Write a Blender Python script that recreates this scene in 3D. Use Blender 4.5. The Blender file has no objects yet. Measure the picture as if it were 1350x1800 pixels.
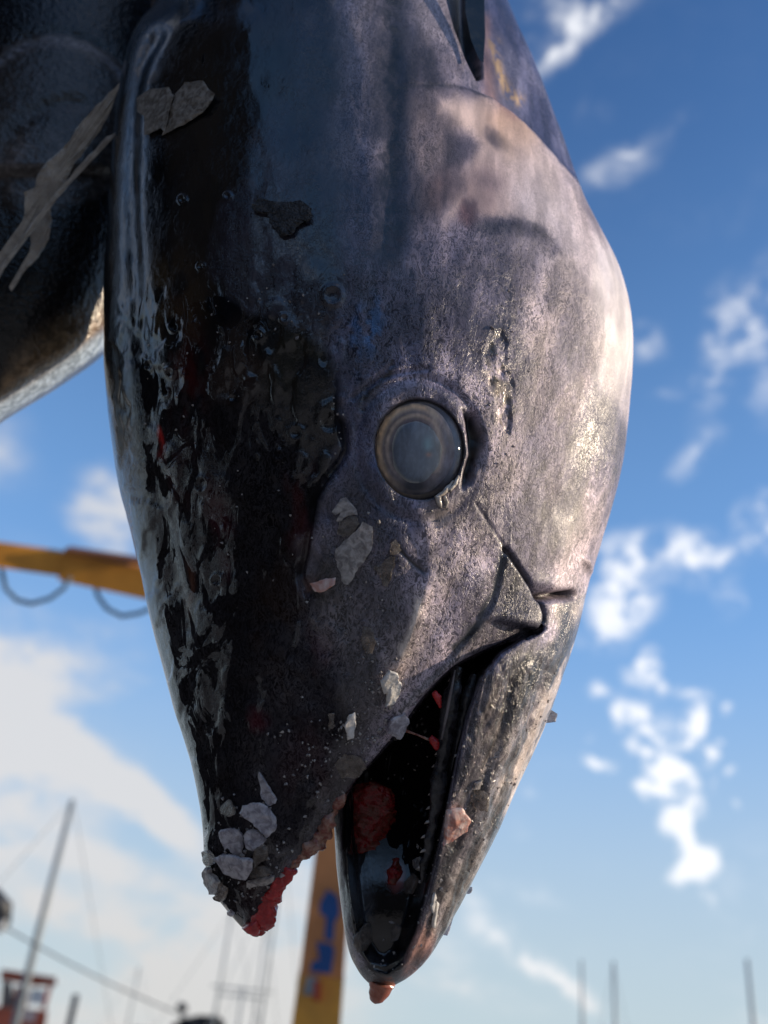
import bpy, bmesh, math, random
import numpy as np
from mathutils import Vector, Matrix, Euler
from mathutils.bvhtree import BVHTree
R = math.radians
random.seed(7); rng = np.random.default_rng(11)
sc = bpy.context.scene
COL = sc.collection

# ------------------------------------------------------------------ camera
FPX, W, H = 1670.0, 1350.0, 1800.0
PITCH, ROLL = R(31), R(6)
CAM = Vector((0, 0, 1.5))
Fw = Vector((0, math.cos(PITCH), math.sin(PITCH)))
U0 = Vector((0, -math.sin(PITCH), math.cos(PITCH)))
X0 = Vector((1, 0, 0))
Rt = X0*math.cos(ROLL) + U0*math.sin(ROLL)
Up = U0*math.cos(ROLL) - X0*math.sin(ROLL)
cd = bpy.data.cameras.new('camera'); cam = bpy.data.objects.new('camera', cd); COL.objects.link(cam)
M4 = Matrix((Rt, Up, -Fw)).transposed().to_4x4(); M4.translation = CAM
cam.matrix_world = M4
cd.sensor_fit = 'VERTICAL'; cd.sensor_height = 36.0; cd.sensor_width = 27.0
cd.lens = 36.0*FPX/H
cd.clip_start = 0.02; cd.clip_end = 5000
cd.dof.use_dof = True; cd.dof.focus_distance = 0.715; cd.dof.aperture_fstop = 3.9; cd.dof.aperture_blades = 0
sc.camera = cam
def ray(px, py): return Fw + Rt*((px-W/2)/FPX) - Up*((py-H/2)/FPX)
def at(px, py, d): return CAM + ray(px, py)*d        # d is the depth along the view axis
def atz(px, py, z):                                   # where the sight line meets height z
    r = ray(px, py); return CAM + r*((z-CAM.z)/r.z)

# ------------------------------------------------------------------ sky, sun, exposure
SUN_AZ, SUN_EL = 91.0, 14.0        # azimuth clockwise from the view direction
sc.view_settings.view_transform = 'Standard'; sc.view_settings.look = 'None'
sc.view_settings.gamma = 1; sc.view_settings.use_curve_mapping = False
sc.view_settings.exposure = 0.0
sc.cycles.max_bounces = 8; sc.cycles.transmission_bounces = 6; sc.cycles.sample_clamp_indirect = 4
sc.cycles.use_denoising = True
sd = Vector((math.sin(R(SUN_AZ))*math.cos(R(SUN_EL)), math.cos(R(SUN_AZ))*math.cos(R(SUN_EL)), math.sin(R(SUN_EL))))
sl = bpy.data.lights.new('sun', 'SUN'); sl.energy = 4.6; sl.angle = R(0.55); sl.color = (1.0, 0.82, 0.60)
so = bpy.data.objects.new('sun', sl); COL.objects.link(so); so.rotation_euler = sd.to_track_quat('Z', 'Y').to_euler()
so.location = (8, 0, 6)

world = bpy.data.worlds.new('World'); sc.world = world; world.use_nodes = True
wn, wl = world.node_tree.nodes, world.node_tree.links
wn.clear()
class NT:
    def __init__(s, nodes, links): s.n, s.l = nodes, links
    def set(s, sock, v):
        if isinstance(v, bpy.types.NodeSocket): s.l.new(v, sock)
        elif v is not None: sock.default_value = v
    def math(s, op, a, b=None, c=None, clamp=False):
        n = s.n.new('ShaderNodeMath'); n.operation = op; n.use_clamp = clamp
        s.set(n.inputs[0], a)
        if b is not None: s.set(n.inputs[1], b)
        if c is not None: s.set(n.inputs[2], c)
        return n.outputs[0]
    def ramp(s, v, a, b, c=0.0, d=1.0, smooth=True):
        n = s.n.new('ShaderNodeMapRange'); n.interpolation_type = 'SMOOTHSTEP' if smooth else 'LINEAR'
        for i, q in enumerate((v, a, b, c, d)): s.set(n.inputs[i], q)
        return n.outputs[0]
    def mix(s, f, a, b, kind='MIX'):
        n = s.n.new('ShaderNodeMix'); n.data_type = 'RGBA'; n.blend_type = kind
        s.set(n.inputs[0], f)
        s.set(n.inputs[6], a if not isinstance(a, tuple) else (*a, 1)); s.set(n.inputs[7], b if not isinstance(b, tuple) else (*b, 1))
        return n.outputs[2]
    def noise(s, vec, scale, detail=3, rough=0.5, dist=0.0, color=False):
        n = s.n.new('ShaderNodeTexNoise')
        s.set(n.inputs['Vector'], vec); n.inputs['Scale'].default_value = scale; n.inputs['Detail'].default_value = detail
        n.inputs['Roughness'].default_value = rough; n.inputs['Distortion'].default_value = dist
        return n.outputs[1] if color else n.outputs[0]
    def mapping(s, vec, loc=(0,0,0), rot=(0,0,0), scl=(1,1,1), kind='POINT'):
        n = s.n.new('ShaderNodeMapping'); n.vector_type = kind
        s.set(n.inputs[0], vec)
        if 'Location' in n.inputs: n.inputs['Location'].default_value = loc
        n.inputs['Rotation'].default_value = rot; n.inputs['Scale'].default_value = scl
        return n.outputs[0]
    def vmath(s, op, a, b=None, scale=None):
        n = s.n.new('ShaderNodeVectorMath'); n.operation = op; s.set(n.inputs[0], a)
        if b is not None: s.set(n.inputs[1], b)
        if scale is not None: n.inputs['Scale'].default_value = scale
        return n.outputs[0] if op not in ('DOT_PRODUCT', 'LENGTH') else n.outputs[1]
    def attr(s, name):
        n = s.n.new('ShaderNodeAttribute'); n.attribute_name = name; return n
w = NT(wn, wl)
out = wn.new('ShaderNodeOutputWorld'); bg = wn.new('ShaderNodeBackground'); bg.inputs[1].default_value = 0.135
sky = wn.new('ShaderNodeTexSky'); sky.sky_type = 'NISHITA'; sky.sun_disc = False
sky.sun_elevation = R(SUN_EL); sky.sun_rotation = R(SUN_AZ); sky.air_density = 1.0; sky.dust_density = 0.6; sky.ozone_density = 2.5
tc = wn.new('ShaderNodeTexCoord'); D = tc.outputs['Generated']
sep = wn.new('ShaderNodeSeparateXYZ'); wl.new(D, sep.inputs[0]); dz = sep.outputs[2]
skyc = w.mix(1.0, sky.outputs[0], (0.62, 0.98, 1.40), 'MULTIPLY')
# low air: pale band near the horizon
skyc = w.mix(w.ramp(dz, 0.15, 0.95, 0.85, 0.0), skyc, (1.9, 3.7, 6.6))
haze_f = w.ramp(dz, 0.0, 0.46, 0.88, 0.0)
skyc = w.mix(haze_f, skyc, (4.4, 5.1, 5.15))
nz = w.noise(w.mapping(D, scl=(1, 1, 1.7)), 5.5, 4, 0.55, 0.2, True)
Dw = w.vmath('ADD', D, w.vmath('SCALE', w.vmath('SUBTRACT', nz, (0.5, 0.5, 0.5)), scale=0.045))
nz2 = w.noise(D, 22, 3, 0.6, 0.0, True)
Dw = w.vmath('ADD', Dw, w.vmath('SCALE', w.vmath('SUBTRACT', nz2, (0.5, 0.5, 0.5)), scale=0.015))
# clouds stand in fixed compass directions: (px, py) of the photograph only says which direction each one has
PUFFS = [ # x, y, rx, ry, angle(deg, ccw), strength
 (1142,1175,36,62,-10,1.6),(1125,1262,60,55,0,1.0),(1168,1290,55,50,0,1.3),(1212,1285,38,70,-20,1.8),(1168,1355,60,50,0,1.5),(1205,1400,60,75,10,1.7),
 (1235,1500,58,58,0,1.7),(1200,1530,40,35,0,.9),(1060,1208,34,30,0,1.3),(1240,1228,38,24,0,1.4),(1205,1225,40,26,0,1.0),(1244,1328,32,38,0,1.3),
 (1288,1358,20,20,0,.8),(1104,1312,28,34,0,.9),(1050,1345,50,24,-35,.8),(1130,1395,34,28,0,.9),(1100,1240,34,60,0,.7),(1250,1570,22,24,0,.5),(1262,1380,16,26,0,.4),
 (1040,1290,20,20,0,.6),(1185,1320,22,20,0,1.0),(1150,1405,34,30,0,1.1),(1228,1265,26,44,-15,1.2),(1262,1300,16,18,0,.7),(1180,1450,24,26,0,.8),(1215,1455,34,40,0,1.2),(1130,1330,22,26,0,.9),(1085,1270,18,26,0,.6),(1110,1190,26,30,0,.9),(1276,1240,22,18,0,1.1),(1300,1410,14,14,0,.4),(1160,1215,24,40,0,1.1),
 (1150,965,115,50,5,1.1),(1210,985,80,48,-5,.8),(1085,1045,64,66,40,1.15),(1060,1110,60,50,0,.6),(1275,1055,30,42,0,1.2),(1275,985,20,30,0,.6),
 (1330,520,95,70,35,.9),(1290,590,60,60,30,.55),(1250,680,40,120,-5,.6),(1185,680,60,26,10,.6),(1235,800,75,28,35,.6),(1345,915,48,50,30,1.3),(1130,600,44,38,0,.6),
 (1345,660,50,90,0,.5),(1310,960,70,30,20,.5),
 (985,60,140,40,45,.6),(960,95,60,40,55,.5),(1040,30,110,30,35,.35),(1100,275,75,30,20,.75),(1075,300,40,30,30,.6),(1055,200,40,30,0,.25),(1180,215,60,20,30,.2),(1040,330,50,40,0,.3),
 (195,905,75,85,0,1.25),(150,880,60,60,0,.5),(60,990,90,50,-20,.3),(10,790,70,90,20,.6),(90,1165,190,70,12,.8),(30,1210,110,90,0,.9),(0,1100,110,60,10,.7),(215,1210,60,20,10,.5),
 (20,1330,200,80,-25,1.5),(170,1340,220,42,-34,1.6),(290,1430,120,36,-38,1.3),(40,1470,190,60,-15,1.1),(200,1540,120,50,-20,1.0),(40,1600,260,80,-20,.9),(200,1650,220,60,-22,.9),
 (360,1600,110,45,-20,1.0),(330,1700,200,80,-15,1.1),(180,1800,420,90,-8,.9),(480,1640,150,110,0,1.2),(520,1760,200,100,0,1.0),(390,1580,110,60,-30,1.0),(520,1500,70,110,0,.8),
 (850,1610,80,22,-35,.7),(930,1690,130,26,-33,.95),(990,1735,80,22,-30,.6),(830,1745,120,30,-15,.8),(980,1770,70,26,-10,.5),(780,1680,80,60,0,.6),(900,1460,30,24,0,.5),(925,1400,26,24,0,.6),(900,1570,110,26,-10,.25),
 (-250,1300,420,200,-10,1.0),(-300,900,250,120,20,.7),(1600,700,200,160,30,.6),(1650,1200,180,60,20,.5),(1100,-150,260,60,40,.5),(1500,-200,200,60,30,.4)]
dens = None
for (x, y, rx, ry, ang, s) in PUFFS:
    d0 = ray(x, y); L0 = d0.length; n = d0.normalized()
    a = R(ang); t1 = (Rt*math.cos(a) + Up*math.sin(a)); t1 = (t1 - n*t1.dot(n)).normalized(); t2 = n.cross(t1)
    rot = Matrix((t1, t2, n)).transposed().to_euler()
    k = (.80 if (x > 1000 and y > 1140) else 1.25)/(FPX*L0); s = s*(1.05 if (x > 1000 and y > 1140) else 1)
    v = w.mapping(Dw, loc=tuple(n), rot=tuple(rot), scl=(rx*k, ry*k, 0.6), kind='TEXTURE')
    g = wn.new('ShaderNodeTexGradient'); g.gradient_type = 'SPHERICAL'; wl.new(v, g.inputs[0])
    dens = w.math('MULTIPLY', g.outputs[1], s) if dens is None else w.math('MULTIPLY_ADD', g.outputs[1], s, dens)
# general thin cloud over the rest of the sky
flat = wn.new('ShaderNodeCombineXYZ')
dzs = w.math('ADD', w.math('MAXIMUM', dz, 0.0), 0.22)
wl.new(w.math('DIVIDE', sep.outputs[0], dzs), flat.inputs[0]); wl.new(w.math('DIVIDE', sep.outputs[1], dzs), flat.inputs[1])
gen = w.ramp(w.noise(flat.outputs[0], 1.5, 6, 0.55, 0.5), 0.42, 0.70, 0, 0.9)
front = w.ramp(w.vmath('DOT_PRODUCT', D, tuple(Fw)), 0.72, 0.90, 1.0, 0.12)
dens = w.math('MULTIPLY_ADD', gen, front, dens)
mod = w.math('MULTIPLY', w.ramp(w.noise(D, 16, 5, 0.6, 0.3), 0.25, 0.7, 0.6, 1.15), w.ramp(w.noise(w.mapping(D, rot=(0, R(25), 0), scl=(1, 1, 2.2)), 6.5, 4, 0.6, 0.4), 0.33, 0.60, 0.30, 1.35))
dens = w.math('MULTIPLY', dens, mod)
right = w.ramp(w.vmath('DOT_PRODUCT', D, tuple(Rt)), 0.02, 0.16)
holes = w.ramp(w.noise(D, 34, 3, 0.5, 0.2), 0.36, 0.60, 0.25, 1.25)
dens = w.math('MULTIPLY', dens, w.math('ADD', w.math('SUBTRACT', 1.0, right), w.math('MULTIPLY', holes, right)))
cf = w.ramp(dens, -0.02, 1.35, 0, 1.0)
cloudc = w.mix(w.ramp(w.vmath('DOT_PRODUCT', D, tuple(Rt)), -0.12, 0.2), (5.5, 5.5, 5.6), (8.0, 8.1, 8.4))
cloudc = w.mix(w.ramp(dz, 0.02, 0.2, 0.6, 0), cloudc, (5.1, 4.95, 4.7))
skyc = w.mix(w.math('MULTIPLY', cf, 0.92), skyc, cloudc)
wl.new(skyc, bg.inputs[0]); wl.new(bg.outputs[0], out.inputs[0])

# ------------------------------------------------------------------ helpers
def link(o, parent=None, label=None, cat=None, group=None, kind=None):
    COL.objects.link(o)
    if parent is not None: o.parent = parent
    if label: o['label'] = label
    if cat: o['category'] = cat
    if group: o['group'] = group
    if kind: o['kind'] = kind
    return o
def empty(name, loc, label=None, cat=None, group=None, rz=0):
    o = bpy.data.objects.new(name, None); o.empty_display_size = 0.05; o.location = loc; o.rotation_euler = (0, 0, rz)
    return link(o, None, label, cat, group)
def mesh_obj(name, verts, faces, mat, parent=None, smooth=False, **kw):
    """verts are world coordinates; a child's are re-based on its parent's location"""
    off = Vector((0, 0, 0))
    vs = [Vector(v) for v in verts]
    me = bpy.data.meshes.new(name)
    if parent is not None: off = parent_loc(parent)
    else:
        lo = [min(v[i] for v in vs) for i in range(3)]; hi = [max(v[i] for v in vs) for i in range(3)]
        off = Vector(((lo[0]+hi[0])/2, (lo[1]+hi[1])/2, lo[2]))
    me.from_pydata([tuple(v-off) for v in vs], [], faces); me.update()
    bm = bmesh.new(); bm.from_mesh(me); bmesh.ops.recalc_face_normals(bm, faces=bm.faces); bm.to_mesh(me); bm.free()
    if smooth: me.polygons.foreach_set('use_smooth', [True]*len(me.polygons))
    me.materials.append(mat)
    o = bpy.data.objects.new(name, me)
    if parent is None: o.location = off
    return link(o, parent, **kw)
def parent_loc(p):
    v = Vector((0, 0, 0))
    while p is not None: v += p.location; p = p.parent
    return v
def tube_geo(pts, rad, seg=8):
    V, Fc = [], []
    n = len(pts); rads = rad if isinstance(rad, (list, tuple)) else [rad]*n
    prev = None
    for i, p in enumerate(pts):
        p = Vector(p)
        d = (Vector(pts[min(i+1, n-1)]) - Vector(pts[max(i-1, 0)])).normalized()
        if prev is None: prev = d.orthogonal().normalized()
        a = (prev - d*prev.dot(d)).normalized(); prev = a; b = d.cross(a)
        for k in range(seg):
            t = 2*math.pi*k/seg; V.append(p + (a*math.cos(t) + b*math.sin(t))*rads[i])
    for i in range(n-1):
        for k in range(seg):
            Fc.append((i*seg+k, i*seg+(k+1) % seg, (i+1)*seg+(k+1) % seg, (i+1)*seg+k))
    Fc.append(tuple(range(seg))[::-1]); Fc.append(tuple((n-1)*seg+k for k in range(seg)))
    return V, Fc
def box_geo(c, sx, sy, sz, ax=None):
    c = Vector(c); ax = ax or (Vector((1,0,0)), Vector((0,1,0)), Vector((0,0,1)))
    V = [c + ax[0]*sx*i + ax[1]*sy*j + ax[2]*sz*k for i in (-.5,.5) for j in (-.5,.5) for k in (-.5,.5)]
    return V, [(0,1,3,2),(4,6,7,5),(0,4,5,1),(2,3,7,6),(0,2,6,4),(1,5,7,3)]
def merge(*geos):
    V, Fc = [], []
    for v, f in geos:
        o = len(V); V += list(v); Fc += [tuple(i+o for i in q) for q in f]
    return V, Fc
def simple_mat(name, col, rough=0.5, metal=0.0, noise_amt=0.25, nscale=8.0, bump=0.1, bscale=40.0, spec=0.5, bdist=0.01, **kw):
    m = bpy.data.materials.new(name); m.use_nodes = True
    t = NT(m.node_tree.nodes, m.node_tree.links); p = t.n['Principled BSDF']
    tcn = t.n.new('ShaderNodeTexCoord'); O = tcn.outputs['Object']
    f = t.ramp(t.noise(O, nscale, 5, 0.6, 0.3), 0.3, 0.72)
    dk = tuple(c*(1-noise_amt) for c in col); lt = tuple(min(1, c*(1+noise_amt*0.5)) for c in col)
    t.set(p.inputs['Base Color'], t.mix(f, dk, lt))
    t.set(p.inputs['Roughness'], t.ramp(f, 0, 1, rough*1.1, rough*0.85))
    p.inputs['Metallic'].default_value = metal; p.inputs['Specular IOR Level'].default_value = spec
    if bump:
        b = t.n.new('ShaderNodeBump'); b.inputs['Strength'].default_value = bump; b.inputs['Distance'].default_value = bdist
        t.l.new(t.noise(O, bscale, 4, 0.6), b.inputs['Height']); t.l.new(b.outputs[0], p.inputs['Normal'])
    for k, v in kw.items(): p.inputs[k.replace('_', ' ')].default_value = v
    return m

# ---- numpy noise
_tab = rng.random(1 << 16).astype(np.float32)
def _h(i, j, k): return _tab[((i*73856093) ^ (j*19349663) ^ (k*83492791)) & 0xffff]
def vnoise(x, y, z):
    xi, yi, zi = np.floor(x).astype(np.int64), np.floor(y).astype(np.int64), np.floor(z).astype(np.int64)
    fx, fy, fz = x-xi, y-yi, z-zi
    fx = fx*fx*(3-2*fx); fy = fy*fy*(3-2*fy); fz = fz*fz*(3-2*fz)
    r = 0
    for a in (0, 1):
        for b in (0, 1):
            for c in (0, 1):
                r = r + _h(xi+a, yi+b, zi+c)*(fx if a else 1-fx)*(fy if b else 1-fy)*(fz if c else 1-fz)
    return r
def fbm(x, y, z=None, oct=4, gain=0.5):
    z = np.zeros_like(x) if z is None else z
    s, a, t = 0, 1.0, 0.0
    for o in range(oct):
        s = s + a*vnoise(x*2**o + 17.3*o, y*2**o + 5.1*o, z*2**o + 9.7*o); t += a; a *= gain
    return s/t
def sstep(v, a, b):
    t = np.clip((v-a)/(b-a), 0, 1); return t*t*(3-2*t)
def interp_tab(y, tab):
    ys = np.array([t[0] for t in tab], float); vs = np.array([t[1] for t in tab], float)
    # smooth cubic (Catmull-Rom / pchip-like) interpolation
    m = np.gradient(vs, ys)
    d = np.diff(vs)/np.diff(ys)
    for i in range(1, len(ys)-1):
        if d[i-1]*d[i] <= 0: m[i] = 0
    i = np.clip(np.searchsorted(ys, y)-1, 0, len(ys)-2); h = ys[i+1]-ys[i]; t = np.clip((y-ys[i])/h, 0, 1)
    t2, t3 = t*t, t*t*t
    return (2*t3-3*t2+1)*vs[i] + (t3-2*t2+t)*h*m[i] + (-2*t3+3*t2)*vs[i+1] + (t3-t2)*h*m[i+1]
def sm(P, closed=False, k=4):
    n = len(P); out_ = []
    for i in range(n if closed else n-1):
        p0, p1, p2, p3 = (P[(i+j) % n] if closed else P[min(max(i+j, 0), n-1)] for j in (-1, 0, 1, 2))
        for j in range(k):
            t_ = j/k; out_.append(tuple(.5*(2*p1[c]+(p2[c]-p0[c])*t_+(2*p0[c]-5*p1[c]+4*p2[c]-p3[c])*t_**2+(3*p1[c]-p0[c]-3*p2[c]+p3[c])*t_**3) for c in (0, 1)))
    if not closed: out_.append(tuple(P[-1]))
    return out_
def seg_dist(x, y, P, closed=False, radii=None):
    best = np.full(x.shape, 1e9); 
    n = len(P)
    for i in range(n if closed else n-1):
        ax, ay = P[i][:2]; bx, by = P[(i+1) % n][:2]
        dx, dy = bx-ax, by-ay; l = dx*dx+dy*dy+1e-9
        t = np.clip(((x-ax)*dx+(y-ay)*dy)/l, 0, 1)
        d = np.hypot(x-ax-t*dx, y-ay-t*dy)
        best = np.minimum(best, d)
    return best
def poly_sd(x, y, P):
    d = seg_dist(x, y, P, True); ins = np.zeros(x.shape, bool); n = len(P)
    for i in range(n):
        ax, ay = P[i]; bx, by = P[(i+1) % n]
        c = (ay > y) != (by > y)
        ins ^= c & (x < (bx-ax)*(y-ay)/((by-ay) if by != ay else 1e-9)+ax)
    return np.where(ins, -d, d)
class Grid:     # a 2D field over the side of the fish, sampled bilinearly
    def __init__(s, f, x0=100, x1=1250, y0=-260, y1=1800, st=3.0):
        s.x0, s.y0, s.st = x0, y0, st
        xs = np.arange(x0, x1, st); ys = np.arange(y0, y1, st)
        X, Y = np.meshgrid(xs, ys); s.a = f(X, Y).astype(np.float32)
    def __call__(s, x, y):
        u = np.clip((x-s.x0)/s.st, 0, s.a.shape[1]-1.001); v = np.clip((y-s.y0)/s.st, 0, s.a.shape[0]-1.001)
        i, j = u.astype(int), v.astype(int); fu, fv = u-i, v-j; a = s.a
        return (a[j, i]*(1-fu)+a[j, i+1]*fu)*(1-fv)+(a[j+1, i]*(1-fu)+a[j+1, i+1]*fu)*fv

# ------------------------------------------------------------------ the hanging tuna's body
MM = 0.00042     # metres per outline unit at the head
L_A = [(-260,345),(-150,322),(-60,298),(0,275),(45,240),(120,215),(225,200),(310,193),(400,188),(500,182),(620,182),(700,187),(780,197),(860,210),(930,228),(1000,245),(1080,262),(1170,285),(1260,310),(1340,335),(1420,352),(1480,358),(1520,361),(1560,371),(1600,398),(1632,428),(1650,448)]
R_A = [(-260,790),(-150,840),(0,893),(50,914),(100,937),(150,957),(200,975),(250,994),(300,1011),(350,1030),(400,1056),(450,1081),(500,1099),(550,1109),(600,1113),(650,1112),(700,1108),(750,1103),(800,1097),(850,1087),(900,1073),(950,1058),(1000,1040),(1060,1010),(1120,965),(1200,895),(1300,800),(1400,700),(1500,600),(1580,530),(1630,480),(1650,452)]
C_A = [(-260,1.13),(0,1.0),(200,.945),(400,.895),(800,.835),(1000,.805),(1200,.765),(1400,.735),(1550,.715),(1650,.705)]
B_A = [(-260,.19),(0,.175),(200,.17),(400,.168),(800,.15),(1000,.13),(1200,.095),(1400,.062),(1550,.036),(1620,.018),(1650,.006)]
L_B = [(850,800),(1000,740),(1100,700),(1200,660),(1300,615),(1390,593),(1450,588),(1500,590),(1550,594),(1600,600),(1650,608),(1690,620),(1720,640),(1740,662)]
R_B = [(850,1060),(900,1056),(950,1050),(1000,1038),(1050,1029),(1100,1018),(1150,1003),(1200,985),(1250,968),(1300,948),(1350,925),(1400,902),(1450,881),(1500,857),(1550,831),(1600,804),(1650,775),(1690,748),(1720,715),(1740,678)]
C_B = [(850,.86),(1000,.815),(1100,.795),(1300,.755),(1500,.722),(1700,.70),(1740,.70)]
B_B = [(850,.06),(1000,.095),(1100,.10),(1300,.085),(1500,.062),(1650,.04),(1710,.026),(1740,.006)]
JAW = [(448,1660),(470,1625),(485,1590),(500,1555),(520,1520),(542,1488),(572,1448),(602,1404),(640,1352),(700,1283),(745,1222),(790,1176),(830,1152),(880,1130),(915,1120),(938,1112),(950,1098),(955,1085),(953,1065),(947,1050),(1000,1046),(1150,1040)]
JAW = sm(JAW[:18])+JAW[18:]
CLIP = JAW + [(1150,-400),(0,-400),(0,1660)]
CAV = [(960,1104),(925,1121),(880,1150),(846,1192),(822,1262),(806,1330),(792,1400),(776,1480),(757,1560),(735,1640),(712,1690),(680,1712),(645,1700),(622,1665),(608,1600),(600,1540),(597,1470),(600,1400),(590,1340),(640,1240),(730,1140),(850,1080)]
clipG = Grid(lambda x, y: poly_sd(x, y, CLIP)*MM); cavG = Grid(lambda x, y: poly_sd(x, y, CAV)*MM)
DCAV = [(1080,.055),(1200,.075),(1350,.07),(1450,.055),(1550,.036),(1650,.02),(1720,.008)]
def smin(a, b, k): h = np.clip(0.5+0.5*(b-a)/k, 0, 1); return b+(a-b)*h - k*h*(1-h)
def smax(a, b, k): return -smin(-a, -b, k)
def rows(y):
    r = {}
    for nm, t in (('LA',L_A),('RA',R_A),('CA',C_A),('BA',B_A),('LB',L_B),('RB',R_B),('CB',C_B),('BB',B_B),('DC',DCAV)): r[nm] = interp_tab(y, t)
    return r
def field(x, y, z, r=None):
    r = r or rows(y)
    def ell(Lc, Rc, c, b, p):
        a = (Rc-Lc)/2; u = (x-(Lc+Rc)/2)/a; v = (z-c)/b
        return (np.sqrt(u*u+v*v)-1)*np.minimum(a*MM, b)
    A = ell(r['LA'], r['RA'], r['CA'], r['BA'], 2)
    A = smax(A, (y-1648)*MM, .003); A = smax(A, (-250-y)*MM, .01)
    A = smax(A, clipG(x, y), .0025)
    B = ell(r['LB'], r['RB'], r['CB'], r['BB'], 2)
    B = smax(B, (y-1736)*MM, .003); B = smax(B, (870-y)*MM, .02)
    cm = cavG(x, y)
    zf = r['CB']-0.75*r['BB'] + r['DC']*sstep(-cm, 0.0, 0.014)
    cav = smax(cm, z-zf, .003)
    B = smax(B, -cav, .003)
    return smin(A, B, .006)
def surface_nets(st, zst, x0, x1, y0, y1, z0, z1):
    xs = np.arange(x0, x1, st, dtype=np.float32); ys = np.arange(y0, y1, st, dtype=np.float32); zs = np.arange(z0, z1, zst, dtype=np.float32)
    G = np.empty((len(ys), len(xs), len(zs)), np.float32)
    XX, ZZ = xs[None, :, None], zs[None, None, :]
    for j in range(0, len(ys), 16):
        yy = ys[j:j+16]; Y1 = np.broadcast_to(yy[:, None, None], (len(yy), len(xs), 1))
        X1 = np.broadcast_to(xs[None, :, None], Y1.shape)
        r = {k: v[:, None, None] for k, v in rows(yy.astype(float)).items()}
        G[j:j+16] = field_slab(X1, Y1, ZZ, r)
    ins = G < 0
    shape = np.array(G.shape)-1
    cidx = -np.ones(shape, np.int32)
    cnt = np.zeros(shape, np.int8)
    for a in (0, 1):
        for b in (0, 1):
            for c in (0, 1):
                cnt += ins[a:a+shape[0], b:b+shape[1], c:c+shape[2]]
    act = np.argwhere((cnt > 0) & (cnt < 8)); cidx[act[:, 0], act[:, 1], act[:, 2]] = np.arange(len(act))
    acc = np.zeros((len(act), 3)); num = np.zeros(len(act))
    cor = [(a, b, c) for a in (0,1) for b in (0,1) for c in (0,1)]
    for p in cor:
        for ax in range(3):
            if p[ax]: continue
            q = list(p); q[ax] = 1
            g0 = G[act[:,0]+p[0], act[:,1]+p[1], act[:,2]+p[2]]; g1 = G[act[:,0]+q[0], act[:,1]+q[1], act[:,2]+q[2]]
            m = (g0 < 0) != (g1 < 0); t = np.where(m, g0/np.where(m, g0-g1, 1), 0)
            v = np.array(p, float)[None, :].repeat(len(act), 0); v[:, ax] += t
            acc[m] += v[m]; num[m] += 1
    pos = act + acc/num[:, None]
    faces = []
    for ax in range(3):
        o1, o2 = [i for i in range(3) if i != ax]
        sl0 = [slice(None)]*3; sl1 = [slice(None)]*3
        sl0[ax] = slice(0, -1); sl1[ax] = slice(1, None)
        s0, s1 = ins[tuple(sl0)], ins[tuple(sl1)]
        e = np.argwhere(s0 != s1)
        e = e[(e[:, o1] > 0) & (e[:, o2] > 0) & (e[:, o1] < shape[o1]) & (e[:, o2] < shape[o2])]
        fl = s0[e[:,0], e[:,1], e[:,2]]
        def cell(d1, d2):
            q = e.copy(); q[:, o1] += d1; q[:, o2] += d2; return cidx[q[:,0], q[:,1], q[:,2]]
        quad = np.stack([cell(-1,-1), cell(0,-1), cell(0,0), cell(-1,0)], 1)
        if ax == 1: fl = ~fl
        quad[fl] = quad[fl][:, ::-1]
        faces.append(quad)
    P = np.stack([x0+pos[:,1]*st, y0+pos[:,0]*st, z0+pos[:,2]*zst], 1)
    return P, np.concatenate(faces)
def field_slab(X1, Y1, ZZ, r): return field(X1, Y1, ZZ, r)

# ---- relief (metres, + outwards), drawn over the side of the fish in outline units
def stroke(x, y, P, wd, soft=1.0): return np.exp(-(seg_dist(x, y, sm(P))/wd)**2)
def ell_d(x, y, cx, cy, rx, ry, ang=0.0):
    c, s = math.cos(R(ang)), math.sin(R(ang)); dx, dy = x-cx, -(y-cy)
    return np.hypot((dx*c+dy*s)/rx, (-dx*s+dy*c)/ry)
OPERC = [(700,150),(770,150),(830,155),(868,170),(905,198),(950,242),(985,280),(1013,314),(1200,520),(1250,-300),(600,-300),(640,60)]
PECT = [(770,-300),(786,0),(800,50),(822,96),(848,128),(862,122),(859,60),(852,0),(842,-300)]
MAXL = [(889,968),(925,1020),(950,1062),(956,1088),(944,1108),(900,1122),(850,1140),(800,1168),(745,1220),(700,1268),(704,1240),(770,1178),(835,1100),(868,1050)]
MAXL = sm(MAXL, True)
SCAR_SPOT = [(866,590),(880,575),(893,600),(888,640),(905,680),(900,740),(892,768),(872,745),(868,700),(855,650),(848,620)]
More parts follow.
